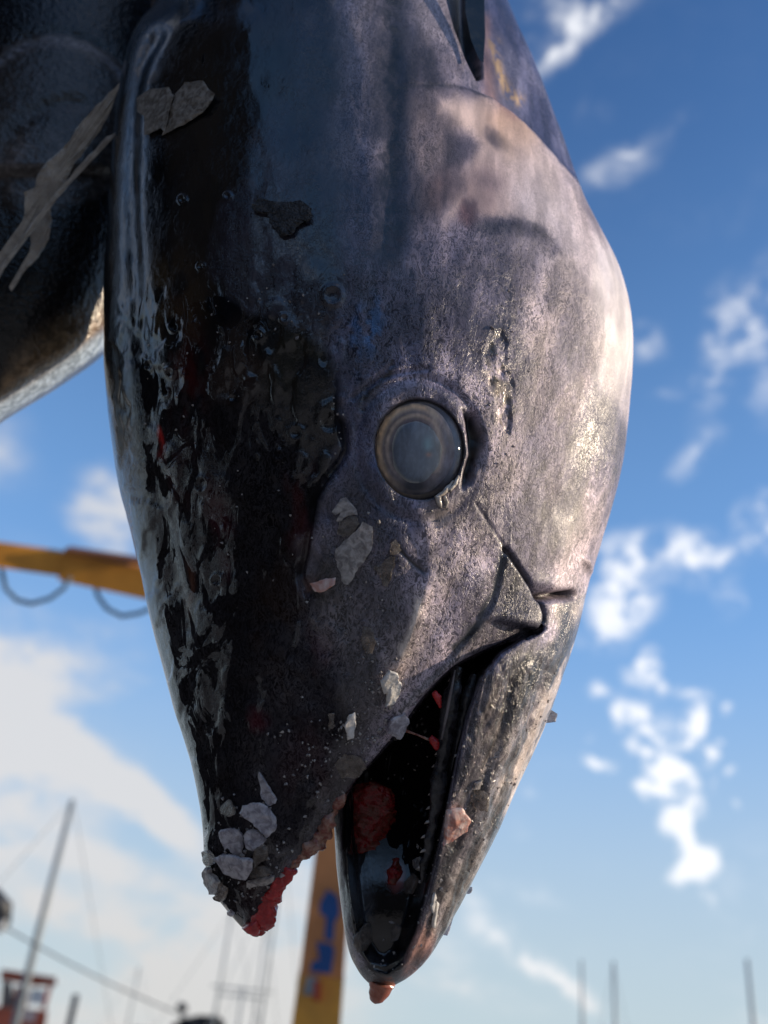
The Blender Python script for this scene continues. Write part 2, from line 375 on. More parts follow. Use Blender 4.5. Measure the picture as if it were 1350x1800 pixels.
def relief(x, y):
    h = np.zeros(x.shape)
    n1 = fbm(x/95, y/150, oct=3); n2 = fbm(x/22+9, y/45, oct=3); n3 = fbm(x/9, y/16+31, oct=2)
    op = poly_sd(x, y, OPERC)
    h += -0.011*sstep(-op, 0, 9)*sstep(x, 790, 880) - 0.0008*np.exp(-(op/4.0)**2)*sstep(x, 690, 740)
    h += -0.022*sstep(-poly_sd(x, y, PECT), -2, 10)
    e = ell_d(x, y, 737, 790, 74, 84, 8)
    h += -0.016*(1-sstep(e, .97, 1.06)) + 0.0007*np.exp(-((e-1.22)/.16)**2)*(0.2+1.6*n1) + .0012*np.exp(-((e-1.2)/.22)**2)*(fbm(e*9, np.arctan2(y-790, x-737)*5, oct=3)-.5) - .0015*np.exp(-((e-1.5)/.1)**2)*n1*2
    pit = [(812,722),(834,728),(850,765),(846,806),(828,848),(812,856),(816,830),(826,795),(819,758)]
    h += -0.010*sstep(-poly_sd(x+14*(n2-.5), y+8*(n3-.5), pit), -9, 13)
    for P, wd, d in [
        ([(947,1049),(972,1047),(1003,1045)], 6, .017), ([(945,1040),(965,1042)], 10, .006),
        ([(838,886),(862,922),(890,966)], 3, .0008), ([(890,966),(925,1018),(951,1060),(957,1088),(946,1108),(925,1119)], 4.5, .005),
        ([(888,970),(868,1050),(835,1100),(770,1180),(704,1250)], 3.5, .0006),
        ([(600,742),(606,790),(580,830),(550,880),(540,950),(528,1010),(540,1040)], 7, .005), ([(690,955),(720,985),(745,1005)], 4, .0012),
        ([(620,700),(655,672),(700,655),(750,648)], 5, .0022), ([(560,720),(600,700)], 8, -.002), ([(636,720),(648,680),(690,640)], 3.5, .0018),
        ([(848,1185),(838,1230),(824,1290)], 3, .003), ([(863,1165),(856,1200),(846,1250)], 3, .002),
        ([(752,1020),(740,1060),(724,1110),(700,1165)], 15, -.0024), ([(790,1040),(770,1100),(735,1160),(690,1220)], 14, .001),
        ([(735,900),(760,960),(772,1040)], 16, -.001),
        ([(990,1200),(975,1260),(950,1330)], 9, -.0035), ([(930,1180),(905,1270),(870,1360),(830,1460)], 12, -.002),
        ([(900,1200),(880,1290),(850,1370),(800,1490)], 7, .002), ([(960,1180),(935,1280),(900,1370)], 7, .0022),
        ([(870,380),(930,392),(975,430)], 8, .0008), ([(1030,985),(1040,1005)], 6, -.004),
        ([(690,-200),(688,120),(690,420)], 22, .0025),
        ([(275,60),(236,150),(228,330),(240,560),(262,760),(290,960),(320,1100)], 16, .003)]:
        h += -d*stroke(x, y, P, wd)
    h += 0.0022*sstep(-poly_sd(x, y, MAXL), -2, 7)
    sc_ = sstep(-poly_sd(x+14*(n2-.5), y+20*(n3-.5), SCAR_SPOT), -3, 6)
    h += -0.0012*sc_ + sc_*0.0030*(n3-.5)
    h += .0035*(n1-.5) + .0012*(n2-.5)
    wet = 1-sstep(x+40*(n1-.5), 560, 640)
    low = sstep(y, 420, 620)
    h += wet*low*(0.0014*(sstep(n2, .42, .62)-.5) + .0004*(n3-.5))
    jaw = sstep(-poly_sd(x, y, [(1000,1130),(870,1160),(815,1300),(760,1560),(690,1740),(1100,1740)]), 0, 20)
    xs_ = x + (y-1300)*.42; h += jaw*(.0034*(fbm(xs_/9, y/60, oct=4)-.5) + .0014*(n3-.5))
    # bubbles frozen in the wet film
    for (bx, by, br) in [(580,742,20),(355,852,13),(322,352,7),(305,575,8),(585,520,16),(352,468,6),(258,640,9),(400,345,6),(410,700,8),(455,590,9),(388,560,8),(330,655,7),(300,655,8),(380,1020,10),(520,760,12),(490,800,9),(290,690,6),(500,560,7)]:
        q = np.hypot(x-bx, y-by)/br; h += .0016*np.exp(-((q-1)/.28)**2) - .001*(q < 1)*(1-q)
    return h
reliefG = Grid(relief, st=2.0)

# ---- pigment
def lin(*c): return np.array([(v/255/12.92 if v/255 <= .04045 else ((v/255+.055)/1.055)**2.4) for v in c])
def pigment(x, y, z, q):
    """skin colour, frost and wetness from place on the fish; q = world position for the grain"""
    nA = fbm(q[:,0]*14, q[:,1]*14, q[:,2]*9, 4); nB = fbm(q[:,0]*60+3, q[:,1]*60, q[:,2]*34, 4); nC = fbm(q[:,0]*190, q[:,1]*190, q[:,2]*120+7, 3)
    wx = x + 60*(nA-.5) + 26*(nB-.5); wy = y + 60*(fbm(q[:,0]*14+50, q[:,1]*14, q[:,2]*12, 3)-.5)
    wx2 = x + 14*(nB-.5) + 7*(nC-.5); wy2 = y + 14*(nC-.5)
    film = np.full(len(x), .5); N = len(x); col = np.tile(np.array([.33, .295, .35]), (N, 1)); frost = np.full(N, .8); wet = np.full(N, .25)
    def put(m, c=None, f=None, w_=None):
        nonlocal col, frost, wet
        m = np.clip(m, 0, 1)
        if c is not None: col = col*(1-m[:, None]) + np.array(c)*m[:, None]
        if f is not None: frost = frost*(1-m)+f*m
        if w_ is not None: wet = wet*(1-m)+w_*m
    def B(cx, cy, rx, ry, ang=0, soft=.5, fine=False):
        e = ell_d(wx2 if fine else wx, wy2 if fine else wy, cx, cy, rx, ry, ang); return 1-sstep(e, 1-soft, 1+soft)
    def PL(P, wd, fine=True): return np.exp(-(seg_dist(wx2 if fine else wx, wy2 if fine else wy, P)/wd)**2)
    def PG(P, soft=8, fine=False): return sstep(-poly_sd(wx2 if fine else wx, wy2 if fine else wy, P), -soft, soft)
    # broad zones, belly to back
    put(1-sstep(wx, 560, 800), (.14,.13,.165), .9, .65); put(B(640, 800, 90, 160)*.6, (.13,.125,.165), .8, .6)
    put(sstep(wx, 830, 1000)*sstep(y, 120, 360)*(1-sstep(y, 980, 1100)), (.46,.40,.43), .6, .1)
    put(B(700, 60, 150, 190), (.22,.21,.26), .6, .4)
    put(B(760, 260, 60, 140, 0, .6), (.18,.15,.16), .5, .3)
    put(sstep(-wx, -640, -560)*(1-sstep(y, 560, 640)), (.030,.031,.043), .2, .92)  # dark shoulder skin, the mirrored sky's blue worked into its colour
    bx = interp_tab(y, [(-260,520),(0,515),(120,478),(250,440),(400,395),(520,400),(600,560),(700,606),(800,590),(880,552),(1000,532),(1100,560),(1200,590),(1300,600),(1400,560),(1480,520),(1560,480),(1660,440)])  # upper edge of the black traces the mirrored stripe
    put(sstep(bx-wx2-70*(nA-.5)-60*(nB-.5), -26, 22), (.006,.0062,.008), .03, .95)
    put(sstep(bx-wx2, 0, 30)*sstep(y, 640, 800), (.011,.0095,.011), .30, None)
    put(B(560, 1300, 90, 170, 0, .6)*(nB*1.2), (.03,.024,.026), .35, .6)
    # gradual darkening of the snout skin: dark grey skin between back and lip
    put(PG([(520,1000),(600,960),(640,1100),(690,1230),(610,1380),(470,1600),(440,1640),(400,1500)], 40), (.024,.021,.025), .5, .75)
    put(B(640, 905, 70, 60, 0, .6), (.11,.105,.135), .75, .4)
    put(B(640, 1110, 80, 110, 20, .7), (.085,.078,.09), .9, .65)
    # pale and pink patches of the gill cover
    put(PG([(780,175),(860,185),(930,240),(1000,320),(985,400),(900,385),(840,385),(800,395),(770,400),(800,320),(840,260)], 24), (.72,.58,.53), .15, .15)
    put(B(835, 345, 60, 44, 30, .7), (.62,.47,.43), .15, .3)
    put(B(905, 235, 40, 48, 30, .7), (.66,.47,.36), .1, .3)
    put(B(975, 420, 66, 150, 20, .6), (.66,.60,.61), .25, .12); put(B(930, 560, 80, 90, 20, .9)*.5, (.40,.36,.38), .6)
    put(B(1090, 560, 40, 150, 0, .7), (.80,.76,.74), .1, .15)  # white rim light put into the colour at the right edge
    put(B(878, 245, 28, 12, -35, .8, True)*.6*sstep(nB, .3, .55), (.10,.09,.10)); put(B(772, 345, 26, 50, -35, .6)*.8, (.13,.085,.08), .2, .3)
    put(B(823, 375, 14, 22, 0, .6, True)*.7, (.36,.17,.16)); put(B(860, 315, 34, 16, -20, .8, True)*.2, (.34,.24,.24))
    put(PL([(860,400),(900,392),(950,408),(975,440)], 12)*.8, (.13,.12,.14), .5)
    put(B(1050, 780, 44, 90, 10, .7)*.85, (.12,.105,.165), .6, .4); put(B(985, 520, 40, 100, 25, .8)*.5, (.20,.18,.22), .7)
    put(B(1055, 690, 26, 40, 0, .8)*.4, (.36,.34,.36))
    put(B(995, 900, 26, 60, -12, .6)*.8, (.36,.33,.30), .4, .3); put(B(900, 880, 60, 50, 0, .8)*.4, (.22,.21,.22), .8)
    # blue iridescence above and beside the eye
    put(B(655, 575, 20, 46, 0, .8, True)*sstep(nC, .42, .6), (.10,.42,.80), .6, .8); put(B(628, 600, 8, 50, 0, .8, True)*sstep(nC, .4, .58), (.08,.30,.60), .6, .8); put(B(640, 590, 50, 90, 0, .9)*.4, (.06,.08,.15))
    put(B(652, 820, 12, 26, -30, .7, True)*.7, (.06,.13,.30), .4); put(B(700, 640, 70, 18, 20, .8)*.5, (.10,.11,.20))
    put(PL([(640,690),(650,850),(700,930)], 26)*.5, (.13,.15,.25), .6)
    # dark broken stripe down the side
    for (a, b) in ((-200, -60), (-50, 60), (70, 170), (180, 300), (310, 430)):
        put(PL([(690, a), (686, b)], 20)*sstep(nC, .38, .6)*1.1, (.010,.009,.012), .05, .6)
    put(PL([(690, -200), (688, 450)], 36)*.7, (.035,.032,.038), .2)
    # eye surround and pits
    e = ell_d(x, y, 737, 790, 74, 84, 8)
    put(1-sstep(e+.1*(nB-.5), 1.02, 1.12), (.012,.012,.016), 0, .8); put(np.exp(-((e-1.32)/.13)**2)*.6, (.17,.165,.21), .5)
    put(PG([(812,722),(834,728),(850,765),(846,806),(828,848),(812,856),(816,830),(826,795),(819,758)], 8, True), (.008,.008,.01), 0, .3)
    put(B(775, 905, 22, 22, 0, .8, True)*.7, (.35,.31,.29), .3)
    put(PL([(742,1050),(726,1100),(702,1160),(690,1200)], 22)*.7, (.34,.29,.26), .6, .8); put(PL([(738,1058),(724,1100),(706,1148)], 6)*.9, (.85,.74,.62), .2, .95)  # bright sun streak on the nose ridge, put into the colour
    # raw brown-gold graze
    put(PG(SCAR_SPOT, 10, True)*sstep(nC+.25*nB, .5, .72), (.16,.125,.085), .3, .9); put(B(880, 640, 46, 70, 0, .8)*.5*sstep(nC, .4, .6), (.45,.38,.30), .2, .8)
    # jaw plate; its seams and slit blackened in the colour as shade
    mx = PG(MAXL, 3, True)
    put(mx, (.20,.185,.20), .8, .35); put(PL([(885,975),(868,1040),(838,1092),(800,1140)], 6)*.9, (.06,.075,.075), .1, .6)
    for P, wd in [([(890,966),(925,1018),(951,1060),(957,1088),(946,1108),(925,1120)], 5), ([(950,1049),(1003,1045)], 6), ([(862,925),(890,966)], 2), ([(600,742),(606,790),(580,830),(550,880),(540,950),(528,1010)], 7), ([(690,955),(745,1005)], 3.5), ([(835,1100),(770,1180),(704,1250)], 1.5), ([(640,700),(690,655)], 4)]:
        put(PL(P, wd)*.9, (.010,.010,.012), 0, .5)
    # throat and lower jaw
    put(PG([(1060,1050),(960,1050),(965,1110),(890,1160),(835,1300),(790,1500),(740,1700),(1000,1740),(1060,1200)], 10), (.20,.18,.165), .6, .7)
    put(PG([(1080,1050),(1000,1060),(980,1150),(940,1260),(880,1400),(1000,1500),(1080,1200)], 26), (.62,.53,.44), .4, .6)  # right band lightened, the low sun's gold painted in
    put(PG([(850,1180),(900,1170),(880,1300),(830,1420),(800,1520),(770,1620),(730,1720),(690,1725),(740,1600),(800,1380)], 16)*.75, (.10,.082,.07), .6, .85)
    put(B(797, 1448, 22, 32, 15, .5, True), (.50,.34,.30), .1, .7); put(B(735, 1690, 26, 60, -10, .5, True)*.8, (.38,.21,.17), .2, .7)
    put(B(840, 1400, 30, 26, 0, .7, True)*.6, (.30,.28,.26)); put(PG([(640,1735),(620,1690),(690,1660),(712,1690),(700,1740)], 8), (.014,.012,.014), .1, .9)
    js = PG([(960,1090),(890,1160),(835,1300),(790,1500),(720,1720),(1000,1740),(1100,1100)], 14); sN = sstep(fbm((x+(y-1300)*.42)/11, y/95, oct=4)+.25*(nC-.5), .38, .62); col = col*(1-js[:, None]*(1-(.42+1.05*sN)[:, None]))
    # mouth lining: near-black for the shade inside, paler floor for mirrored sky
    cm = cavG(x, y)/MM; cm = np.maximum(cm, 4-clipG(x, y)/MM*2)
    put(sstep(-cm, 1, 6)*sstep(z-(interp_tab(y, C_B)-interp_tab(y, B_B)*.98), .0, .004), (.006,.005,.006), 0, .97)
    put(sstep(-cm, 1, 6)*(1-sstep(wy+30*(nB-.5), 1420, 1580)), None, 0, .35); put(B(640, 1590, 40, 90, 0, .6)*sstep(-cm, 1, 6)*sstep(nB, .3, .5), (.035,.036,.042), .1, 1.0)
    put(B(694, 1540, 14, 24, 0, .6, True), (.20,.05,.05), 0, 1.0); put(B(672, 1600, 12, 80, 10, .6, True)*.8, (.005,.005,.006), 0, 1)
    # body behind the gill cover: violet-blue metal sheen
    op = PG(OPERC, 4, True)*sstep(x, 840, 880)
    put(op, (.16,.17,.27), .35, .6); put(PL([(862,20),(868,110),(880,170),(905,200)], 12)*.9, (.45,.30,.26), .1, .6)
    put(PL([(880,60),(890,110),(905,145),(925,165)], 9)*sstep(nC, .35, .55), (.50,.36,.20), .1, .9)
    put(PG(PECT, 3, True), (.008,.009,.012), 0, 1)
    put(np.exp(-(seg_dist(wx2, wy2, [(700,152),(770,150),(830,156),(868,171)])/3)**2)*.6, (.03,.03,.035))
    # blood under the film, painted brown reflections, a few raw specks on the back
    for (cx, cy, rx, ry, a, c, s) in [(330,640,34,110,8,(.045,.008,.008),.8),(286,770,8,18,20,(.45,.02,.015),.9),(282,800,8,10,0,(.30,.03,.03),.6),(300,520,60,80,0,(.035,.022,.012),.8),(260,500,30,60,0,(.05,.035,.02),.7),(520,640,60,90,0,(.014,.013,.009),.9),
            (425,640,50,70,0,(.035,.022,.018),.7),(530,880,22,80,0,(.05,.010,.010),.7),(400,940,20,90,10,(.05,.008,.012),.6),(320,830,30,60,20,(.035,.008,.010),.6),(560,1030,30,20,0,(.16,.08,.07),.6),(320,1040,14,30,0,(.16,.06,.03),.6),(500,1090,40,120,0,(.018,.010,.007),.8),
            (560,1160,24,60,0,(.05,.018,.022),.5),(540,1330,40,60,0,(.04,.014,.016),.5),(455,1260,16,16,0,(.09,.012,.02),.6),(455,1560,30,50,0,(.03,.012,.012),.5)]:
        put(B(cx, cy, rx, ry, a, .7)*s*sstep(nB, .3, .55), c, None, None)
    put(B(440, 680, 160, 60, 0, .5)*sstep(nC, .5, .65)*.5, (.035,.03,.03))
    # rubbed, dull patches inside the wet film
    dull = (1-sstep(wx2, 540, 620))*sstep(y, 520, 700)*sstep(fbm(q[:,0]*32+8, q[:,1]*32, q[:,2]*20, 4)+.10*(nC-.5), .50, .56)
    put(dull*.4, None, .06, .6)
    put(PL([(262,0),(232,90),(214,220),(204,400),(200,600),(214,800)], 5)*.8, (.01,.01,.012), 0, .3)
    bk = sstep(bx-wx2-70*(nA-.5)-60*(nB-.5), -26, 22)
    rim = interp_tab(y, L_A)+interp_tab(y, [(-260,90),(400,60),(800,52),(1000,30),(1300,16),(1650,8)])
    f_ = np.full(N, .30)
    f_ = np.where(y < 520, .95, f_)
    for (cx, cy, rx, ry, a, val) in [(285,560,60,110,0,.75),(520,640,75,110,0,1.0),(420,640,50,60,0,.6),(340,920,80,180,8,.62),(370,1180,50,150,12,.52),(410,1330,50,110,0,.45),(540,790,50,60,0,.6),(480,1000,60,200,0,.12),(480,1350,60,100,0,.08),(420,1520,60,70,0,.3)]:
        m_ = B(cx, cy, rx, ry, a, .4); f_ = f_*(1-m_)+val*m_
    f_ = np.maximum(f_, 1.3*sstep(rim-wx2, -8, 8))
    film = film*(1-bk)+f_*bk; film = np.where(sstep(-cm, 0, 4) > .5, .3+.55*sstep(wy, 1430, 1560), film); bk = np.maximum(bk, sstep(-cm, 0, 4))
    mo = sstep(fbm(q[:,0]*26+5, q[:,1]*26, q[:,2]*13+3, 5), .36, .64); st_ = sstep(fbm(q[:,0]*85, q[:,1]*85, q[:,2]*16+40, 4), .38, .62)
    fl = (1-bk)
    pale = sstep(col.mean(1), .36, .58)*.75; mo = mo*(1-pale)+.85*pale; st_ = st_*(1-pale*.5)+.5*pale*.5
    v = (.75+.5*nB)*(1-fl + fl*(.42+.75*mo)*(.72+.5*st_)); frost = frost*(1-fl*.25*(1-mo)); wet = wet+fl*.2*(1-mo)*(x < 900)
    tint = np.array([.86,.88,1.12])*(1-mo)[:, None]+np.array([1.04,1.0,1.0])*mo[:, None]; col = col*(1-fl[:, None]+fl[:, None]*tint)
    return col*v[:, None], frost, wet, film, bk

# ---- build
P, F4 = surface_nets(3.0, 0.0016, 168, 1130, -262, 1752, 0.655, 1.34)
for _ in range(3):       # settle every vertex on the exact surface
    x, y, z = P.T; e = 1.0; r = rows(y)
    f0 = field(x, y, z, r)
    gx = (field(x+e, y, z, r)-field(x-e, y, z, r))/(2*e*MM); gz = (field(x, y, z+e*MM, r)-field(x, y, z-e*MM, r))/(2*e*MM)
    gy = (field(x, y+e, z)-field(x, y-e, z))/(2*e*MM)
    g2 = gx*gx+gy*gy+gz*gz+1e-6; st = np.clip(f0/g2, -.0015, .0015)
    P = P - np.stack([st*gx/MM, st*gy/MM, st*gz], 1)
def to_world(P):
    d = P[:, 2:3]; fw, rt, up = (np.array(v) for v in (Fw, Rt, Up))
    return np.array(CAM) + d*(fw + rt*((P[:, :1]-W/2)/FPX) - up*((P[:, 1:2]-H/2)/FPX))
def vnormals(Q, F4):
    n = np.cross(Q[F4[:,2]]-Q[F4[:,0]], Q[F4[:,3]]-Q[F4[:,1]]); N = np.zeros_like(Q)
    for k in range(4): 
        for a in range(3): N[:, a] += np.bincount(F4[:, k], n[:, a], len(Q))
    return N/(np.linalg.norm(N, axis=1, keepdims=True)+1e-12)
Q = to_world(P); Nn = vnormals(Q, F4)
ctr = to_world(np.array([[620., 400., .95]]))[0]
if np.mean(np.sum((Q-ctr)*Nn, 1)) < 0: F4 = F4[:, ::-1]; Nn = -Nn
view = Q-np.array(CAM); view /= np.linalg.norm(view, axis=1, keepdims=True)
facing = -np.sum(view*Nn, 1)
h = reliefG(P[:,0], P[:,1])*sstep(facing, -.05, .35)
inmouth = sstep(-cavG(P[:,0], P[:,1])/MM, 0, 5)*sstep(clipG(P[:,0], P[:,1])/MM, -1, 2); h = h*(1-.6*inmouth)
h += .0010*(fbm(Q[:,0]*70, Q[:,1]*70, Q[:,2]*40, 3)-.5)*(1-sstep(facing, 0, .4))
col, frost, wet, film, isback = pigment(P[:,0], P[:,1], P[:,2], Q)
Q = Q + Nn*h[:, None]

# skin material
skin = bpy.data.materials.new('tuna_skin'); skin.use_nodes = True
t = NT(skin.node_tree.nodes, skin.node_tree.links); p = t.n['Principled BSDF']
O = t.n.new('ShaderNodeTexCoord').outputs['Object']
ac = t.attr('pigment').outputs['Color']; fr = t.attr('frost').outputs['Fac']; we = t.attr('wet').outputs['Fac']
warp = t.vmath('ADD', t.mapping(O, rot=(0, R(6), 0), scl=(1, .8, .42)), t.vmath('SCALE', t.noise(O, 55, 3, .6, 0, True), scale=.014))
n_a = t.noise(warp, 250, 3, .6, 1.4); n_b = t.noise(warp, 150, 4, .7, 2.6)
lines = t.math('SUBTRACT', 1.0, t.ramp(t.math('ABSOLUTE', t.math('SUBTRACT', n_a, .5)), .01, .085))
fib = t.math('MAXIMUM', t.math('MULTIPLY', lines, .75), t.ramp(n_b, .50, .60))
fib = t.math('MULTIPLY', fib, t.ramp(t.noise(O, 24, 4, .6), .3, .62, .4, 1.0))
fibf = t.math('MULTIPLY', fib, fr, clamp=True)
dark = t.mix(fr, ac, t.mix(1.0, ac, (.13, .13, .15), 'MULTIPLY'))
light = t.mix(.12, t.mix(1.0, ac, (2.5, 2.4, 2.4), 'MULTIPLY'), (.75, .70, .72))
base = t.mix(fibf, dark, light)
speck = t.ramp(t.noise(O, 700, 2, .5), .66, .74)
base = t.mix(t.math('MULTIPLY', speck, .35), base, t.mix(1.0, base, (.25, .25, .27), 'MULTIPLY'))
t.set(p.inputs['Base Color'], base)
rg = t.ramp(we, 0, 1, .50, .07, False)
rg = t.math('ADD', rg, t.math('MULTIPLY', t.math('SUBTRACT', t.noise(O, 120, 3, .6), .5), t.math('MULTIPLY_ADD', we, -.16, .2)))
ROUGH = rg
pz = t.noise(t.mapping(O, scl=(1, .8, .42)), 46, 5, .60, 1.2)
filma = t.attr('film').outputs['Fac']; bk = t.attr('backzone').outputs['Fac']
pv = t.math('ADD', t.math('MULTIPLY', t.math('SUBTRACT', pz, .30), 2.5), t.math('SUBTRACT', filma, 1.0))
patch = t.ramp(pv, -.05, .05)
pk = t.math('MULTIPLY', t.math('SUBTRACT', 1.0, patch), bk)          # dull spots, on the back only
t.set(p.inputs['Specular IOR Level'], t.math('SUBTRACT', t.math('MULTIPLY_ADD', we, .35, .36), t.math('MULTIPLY', pk, .75)))
t.set(p.inputs['Metallic'], t.math('MULTIPLY', fr, .10))
t.set(p.inputs['Roughness'], t.math('MAXIMUM', t.math('ADD', ROUGH, t.math('MULTIPLY', pk, .3)), .035))
b1 = t.n.new('ShaderNodeBump'); b1.inputs['Strength'].default_value = .42; b1.inputs['Distance'].default_value = .0011
t.l.new(t.math('MULTIPLY', t.math('ADD', fib, t.math('MULTIPLY', t.noise(O, 420, 3, .6), .5)), t.math('ADD', t.math('MULTIPLY', fr, .8), .06)), b1.inputs['Height'])
rip = t.noise(t.mapping(O, scl=(1, .8, .55)), 75, 4, .55, 1.4)
b2 = t.n.new('ShaderNodeBump'); b2.inputs['Strength'].default_value = .36; b2.inputs['Distance'].default_value = .0016
t.l.new(t.math('MULTIPLY', t.math('ADD', t.math('MULTIPLY', patch, 1.0), t.math('ADD', t.math('MULTIPLY', t.noise(O, 260, 3, .5, .5), t.math('MULTIPLY_ADD', patch, -.45, .6)), t.math('MULTIPLY', rip, .8))), t.math('MULTIPLY', we, t.attr('ripple').outputs['Fac'])), b2.inputs['Height'])
t.l.new(b1.outputs[0], b2.inputs['Normal']); t.l.new(b2.outputs[0], p.inputs['Normal'])

# tuna: one Empty at the tip of the lower jaw
def np_mesh(name, Q, F, off, mat, smooth=True):
    me = bpy.data.meshes.new(name); n = F.shape[1]
    me.vertices.add(len(Q)); me.vertices.foreach_set('co', (Q-np.array(off)).astype(np.float32).ravel())
    me.loops.add(len(F)*n); me.loops.foreach_set('vertex_index', F.astype(np.int32).ravel())
    me.polygons.add(len(F)); me.polygons.foreach_set('loop_start', np.arange(0, len(F)*n, n, dtype=np.int32))
    me.polygons.foreach_set('loop_total', np.full(len(F), n, np.int32))
    me.update(calc_edges=True); me.validate()
    if smooth: me.polygons.foreach_set('use_smooth', np.ones(len(me.polygons), bool))
    me.materials.append(mat); return me
def set_attr(me, nm, v, kind='FLOAT'):
    a = me.attributes.new(nm, 'FLOAT_COLOR' if kind == 'COL' else 'FLOAT', 'POINT')
    if kind == 'COL': a.data.foreach_set('color', np.concatenate([v, np.ones((len(v), 1))], 1).astype(np.float32).ravel())
    else: a.data.foreach_set('value', v.astype(np.float32))
tuna = empty('tuna', at(665, 1740, .70), 'large dark tuna hung head down with open mouth and clouded eye, in the middle', 'fish')
ripple = sstep(P[:,1], 430, 640)*.9+.06

# the rest of the body above the frame, lofted on to the same mesh
axis_top = to_world(np.array([[566., -235., 1.11]]))[0]
EXTRA = []
ring_n = 48; ringv, ringf = [], []
up_dir = (to_world(np.array([[566., -235., 1.11]]))[0]-to_world(np.array([[590., 300., .93]]))[0]); up_dir /= np.linalg.norm(up_dir)
rt_ = np.array(Rt); nr_ = np.cross(up_dir, rt_); nr_ /= np.linalg.norm(nr_); rt2 = np.cross(nr_, up_dir)
for i, (s, a, b) in enumerate([(-.02,.13,.15),(.02,.155,.175),(.15,.165,.18),(.35,.16,.165),(.6,.135,.13),(.85,.09,.085),(1.05,.05,.045),(1.2,.025,.02),(1.28,.022,.012),(1.30,.004,.003)]):
    c = axis_top + up_dir*s + (np.array([0, 0, 1.])-up_dir)*s*.25
    for k in range(ring_n):
        th = 2*math.pi*k/ring_n; ringv.append(c + rt2*a*math.cos(th) + nr_*b*math.sin(th))
    if i:
        for k in range(ring_n): ringf.append(((i-1)*ring_n+k, (i-1)*ring_n+(k+1) % ring_n, i*ring_n+(k+1) % ring_n, i*ring_n+k))
ringv = np.array(ringv); ringf = np.array(ringf)+len(Q); tail_top = ringv[-ring_n:].mean(0)
Qa = np.concatenate([Q, ringv]); Fa = np.concatenate([F4, ringf])
me = np_mesh('body', Qa, Fa, tuna.location, skin)
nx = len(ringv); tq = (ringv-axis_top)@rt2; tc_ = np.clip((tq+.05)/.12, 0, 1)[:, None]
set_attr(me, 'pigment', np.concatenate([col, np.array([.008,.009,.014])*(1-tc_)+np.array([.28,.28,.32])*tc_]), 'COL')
set_attr(me, 'frost', np.concatenate([frost, np.full(nx, .3)])); set_attr(me, 'wet', np.concatenate([wet, np.full(nx, .8)])); set_attr(me, 'ripple', np.concatenate([ripple*(1-.5*inmouth), np.full(nx, .1)])); set_attr(me, 'film', np.concatenate([film, np.full(nx, 1.)])); set_attr(me, 'backzone', np.concatenate([isback, np.full(nx, .5)]))
body = bpy.data.objects.new('body', me); link(body, tuna)
tris_v = [Vector(v) for v in Q.tolist()]; bvh = BVHTree.FromPolygons(tris_v, F4.tolist())
def surf(px, py):
    r = ray(px, py).normalized(); hit = bvh.ray_cast(CAM, r)
    for k in range(1, 16):
        if hit[0] is not None: break
        hit = bvh.ray_cast(CAM, ray(px-3*k, py-k).normalized())
    if hit[0] is None: return at(px, py, .72), -r
    n = hit[1]
    if n.dot(r) > 0: n = -n
    return hit[0], n
print('BODY', len(Qa), len(Fa))

# ------------------------------------------------------------------ materials for the small things
def glossy(name, col, col2, rough=.15, nscale=60, sss=0.0, trans=0.0, ior=1.4, bump=.4, bscale=300, bdist=.001, coat=0.0, **kw):
    m = bpy.data.materials.new(name); m.use_nodes = True
    t = NT(m.node_tree.nodes, m.node_tree.links); p = t.n['Principled BSDF']
    O = t.n.new('ShaderNodeTexCoord').outputs['Object']
    t.set(p.inputs['Base Color'], t.mix(t.ramp(t.noise(O, nscale, 4, .6, .5), .35, .65), col, col2))
    p.inputs['Roughness'].default_value = rough; p.inputs['IOR'].default_value = ior
    p.inputs['Transmission Weight'].default_value = trans; p.inputs['Coat Weight'].default_value = coat; p.inputs['Coat Roughness'].default_value = .04
    if sss: p.inputs['Subsurface Weight'].default_value = sss; p.inputs['Subsurface Radius'].default_value = (.004, .0012, .0010) if col[0] > 2*col[1] else (.003,.003,.003); p.inputs['Subsurface Scale'].default_value = 1.0
    b = t.n.new('ShaderNodeBump'); b.inputs['Strength'].default_value = bump; b.inputs['Distance'].default_value = bdist
    t.l.new(t.noise(O, bscale, 3, .6), b.inputs['Height']); t.l.new(b.outputs[0], p.inputs['Normal'])
    return m
M_eye = bpy.data.materials.new('eye_surface'); M_eye.use_nodes = True
t = NT(M_eye.node_tree.nodes, M_eye.node_tree.links); p = t.n['Principled BSDF']
O = t.n.new('ShaderNodeTexCoord').outputs['Object']
streak = t.noise(t.mapping(O, scl=(1, 1, .12)), 420, 2, .5)
cl = t.attr('pigment').outputs['Color']
t.set(p.inputs['Base Color'], t.mix(t.math('MULTIPLY', t.ramp(streak, .4, .7), .35), cl, t.mix(1.0, cl, (1.7, 1.7, 1.7), 'MULTIPLY')))
p.inputs['Roughness'].default_value = .35; p.inputs['Coat Weight'].default_value = 0.0; p.inputs['Coat Roughness'].default_value = .03
b = t.n.new('ShaderNodeBump'); b.inputs['Strength'].default_value = .25; b.inputs['Distance'].default_value = .0005
t.l.new(t.noise(O, 160, 3, .5), b.inputs['Height']); t.l.new(b.outputs[0], p.inputs['Normal'])

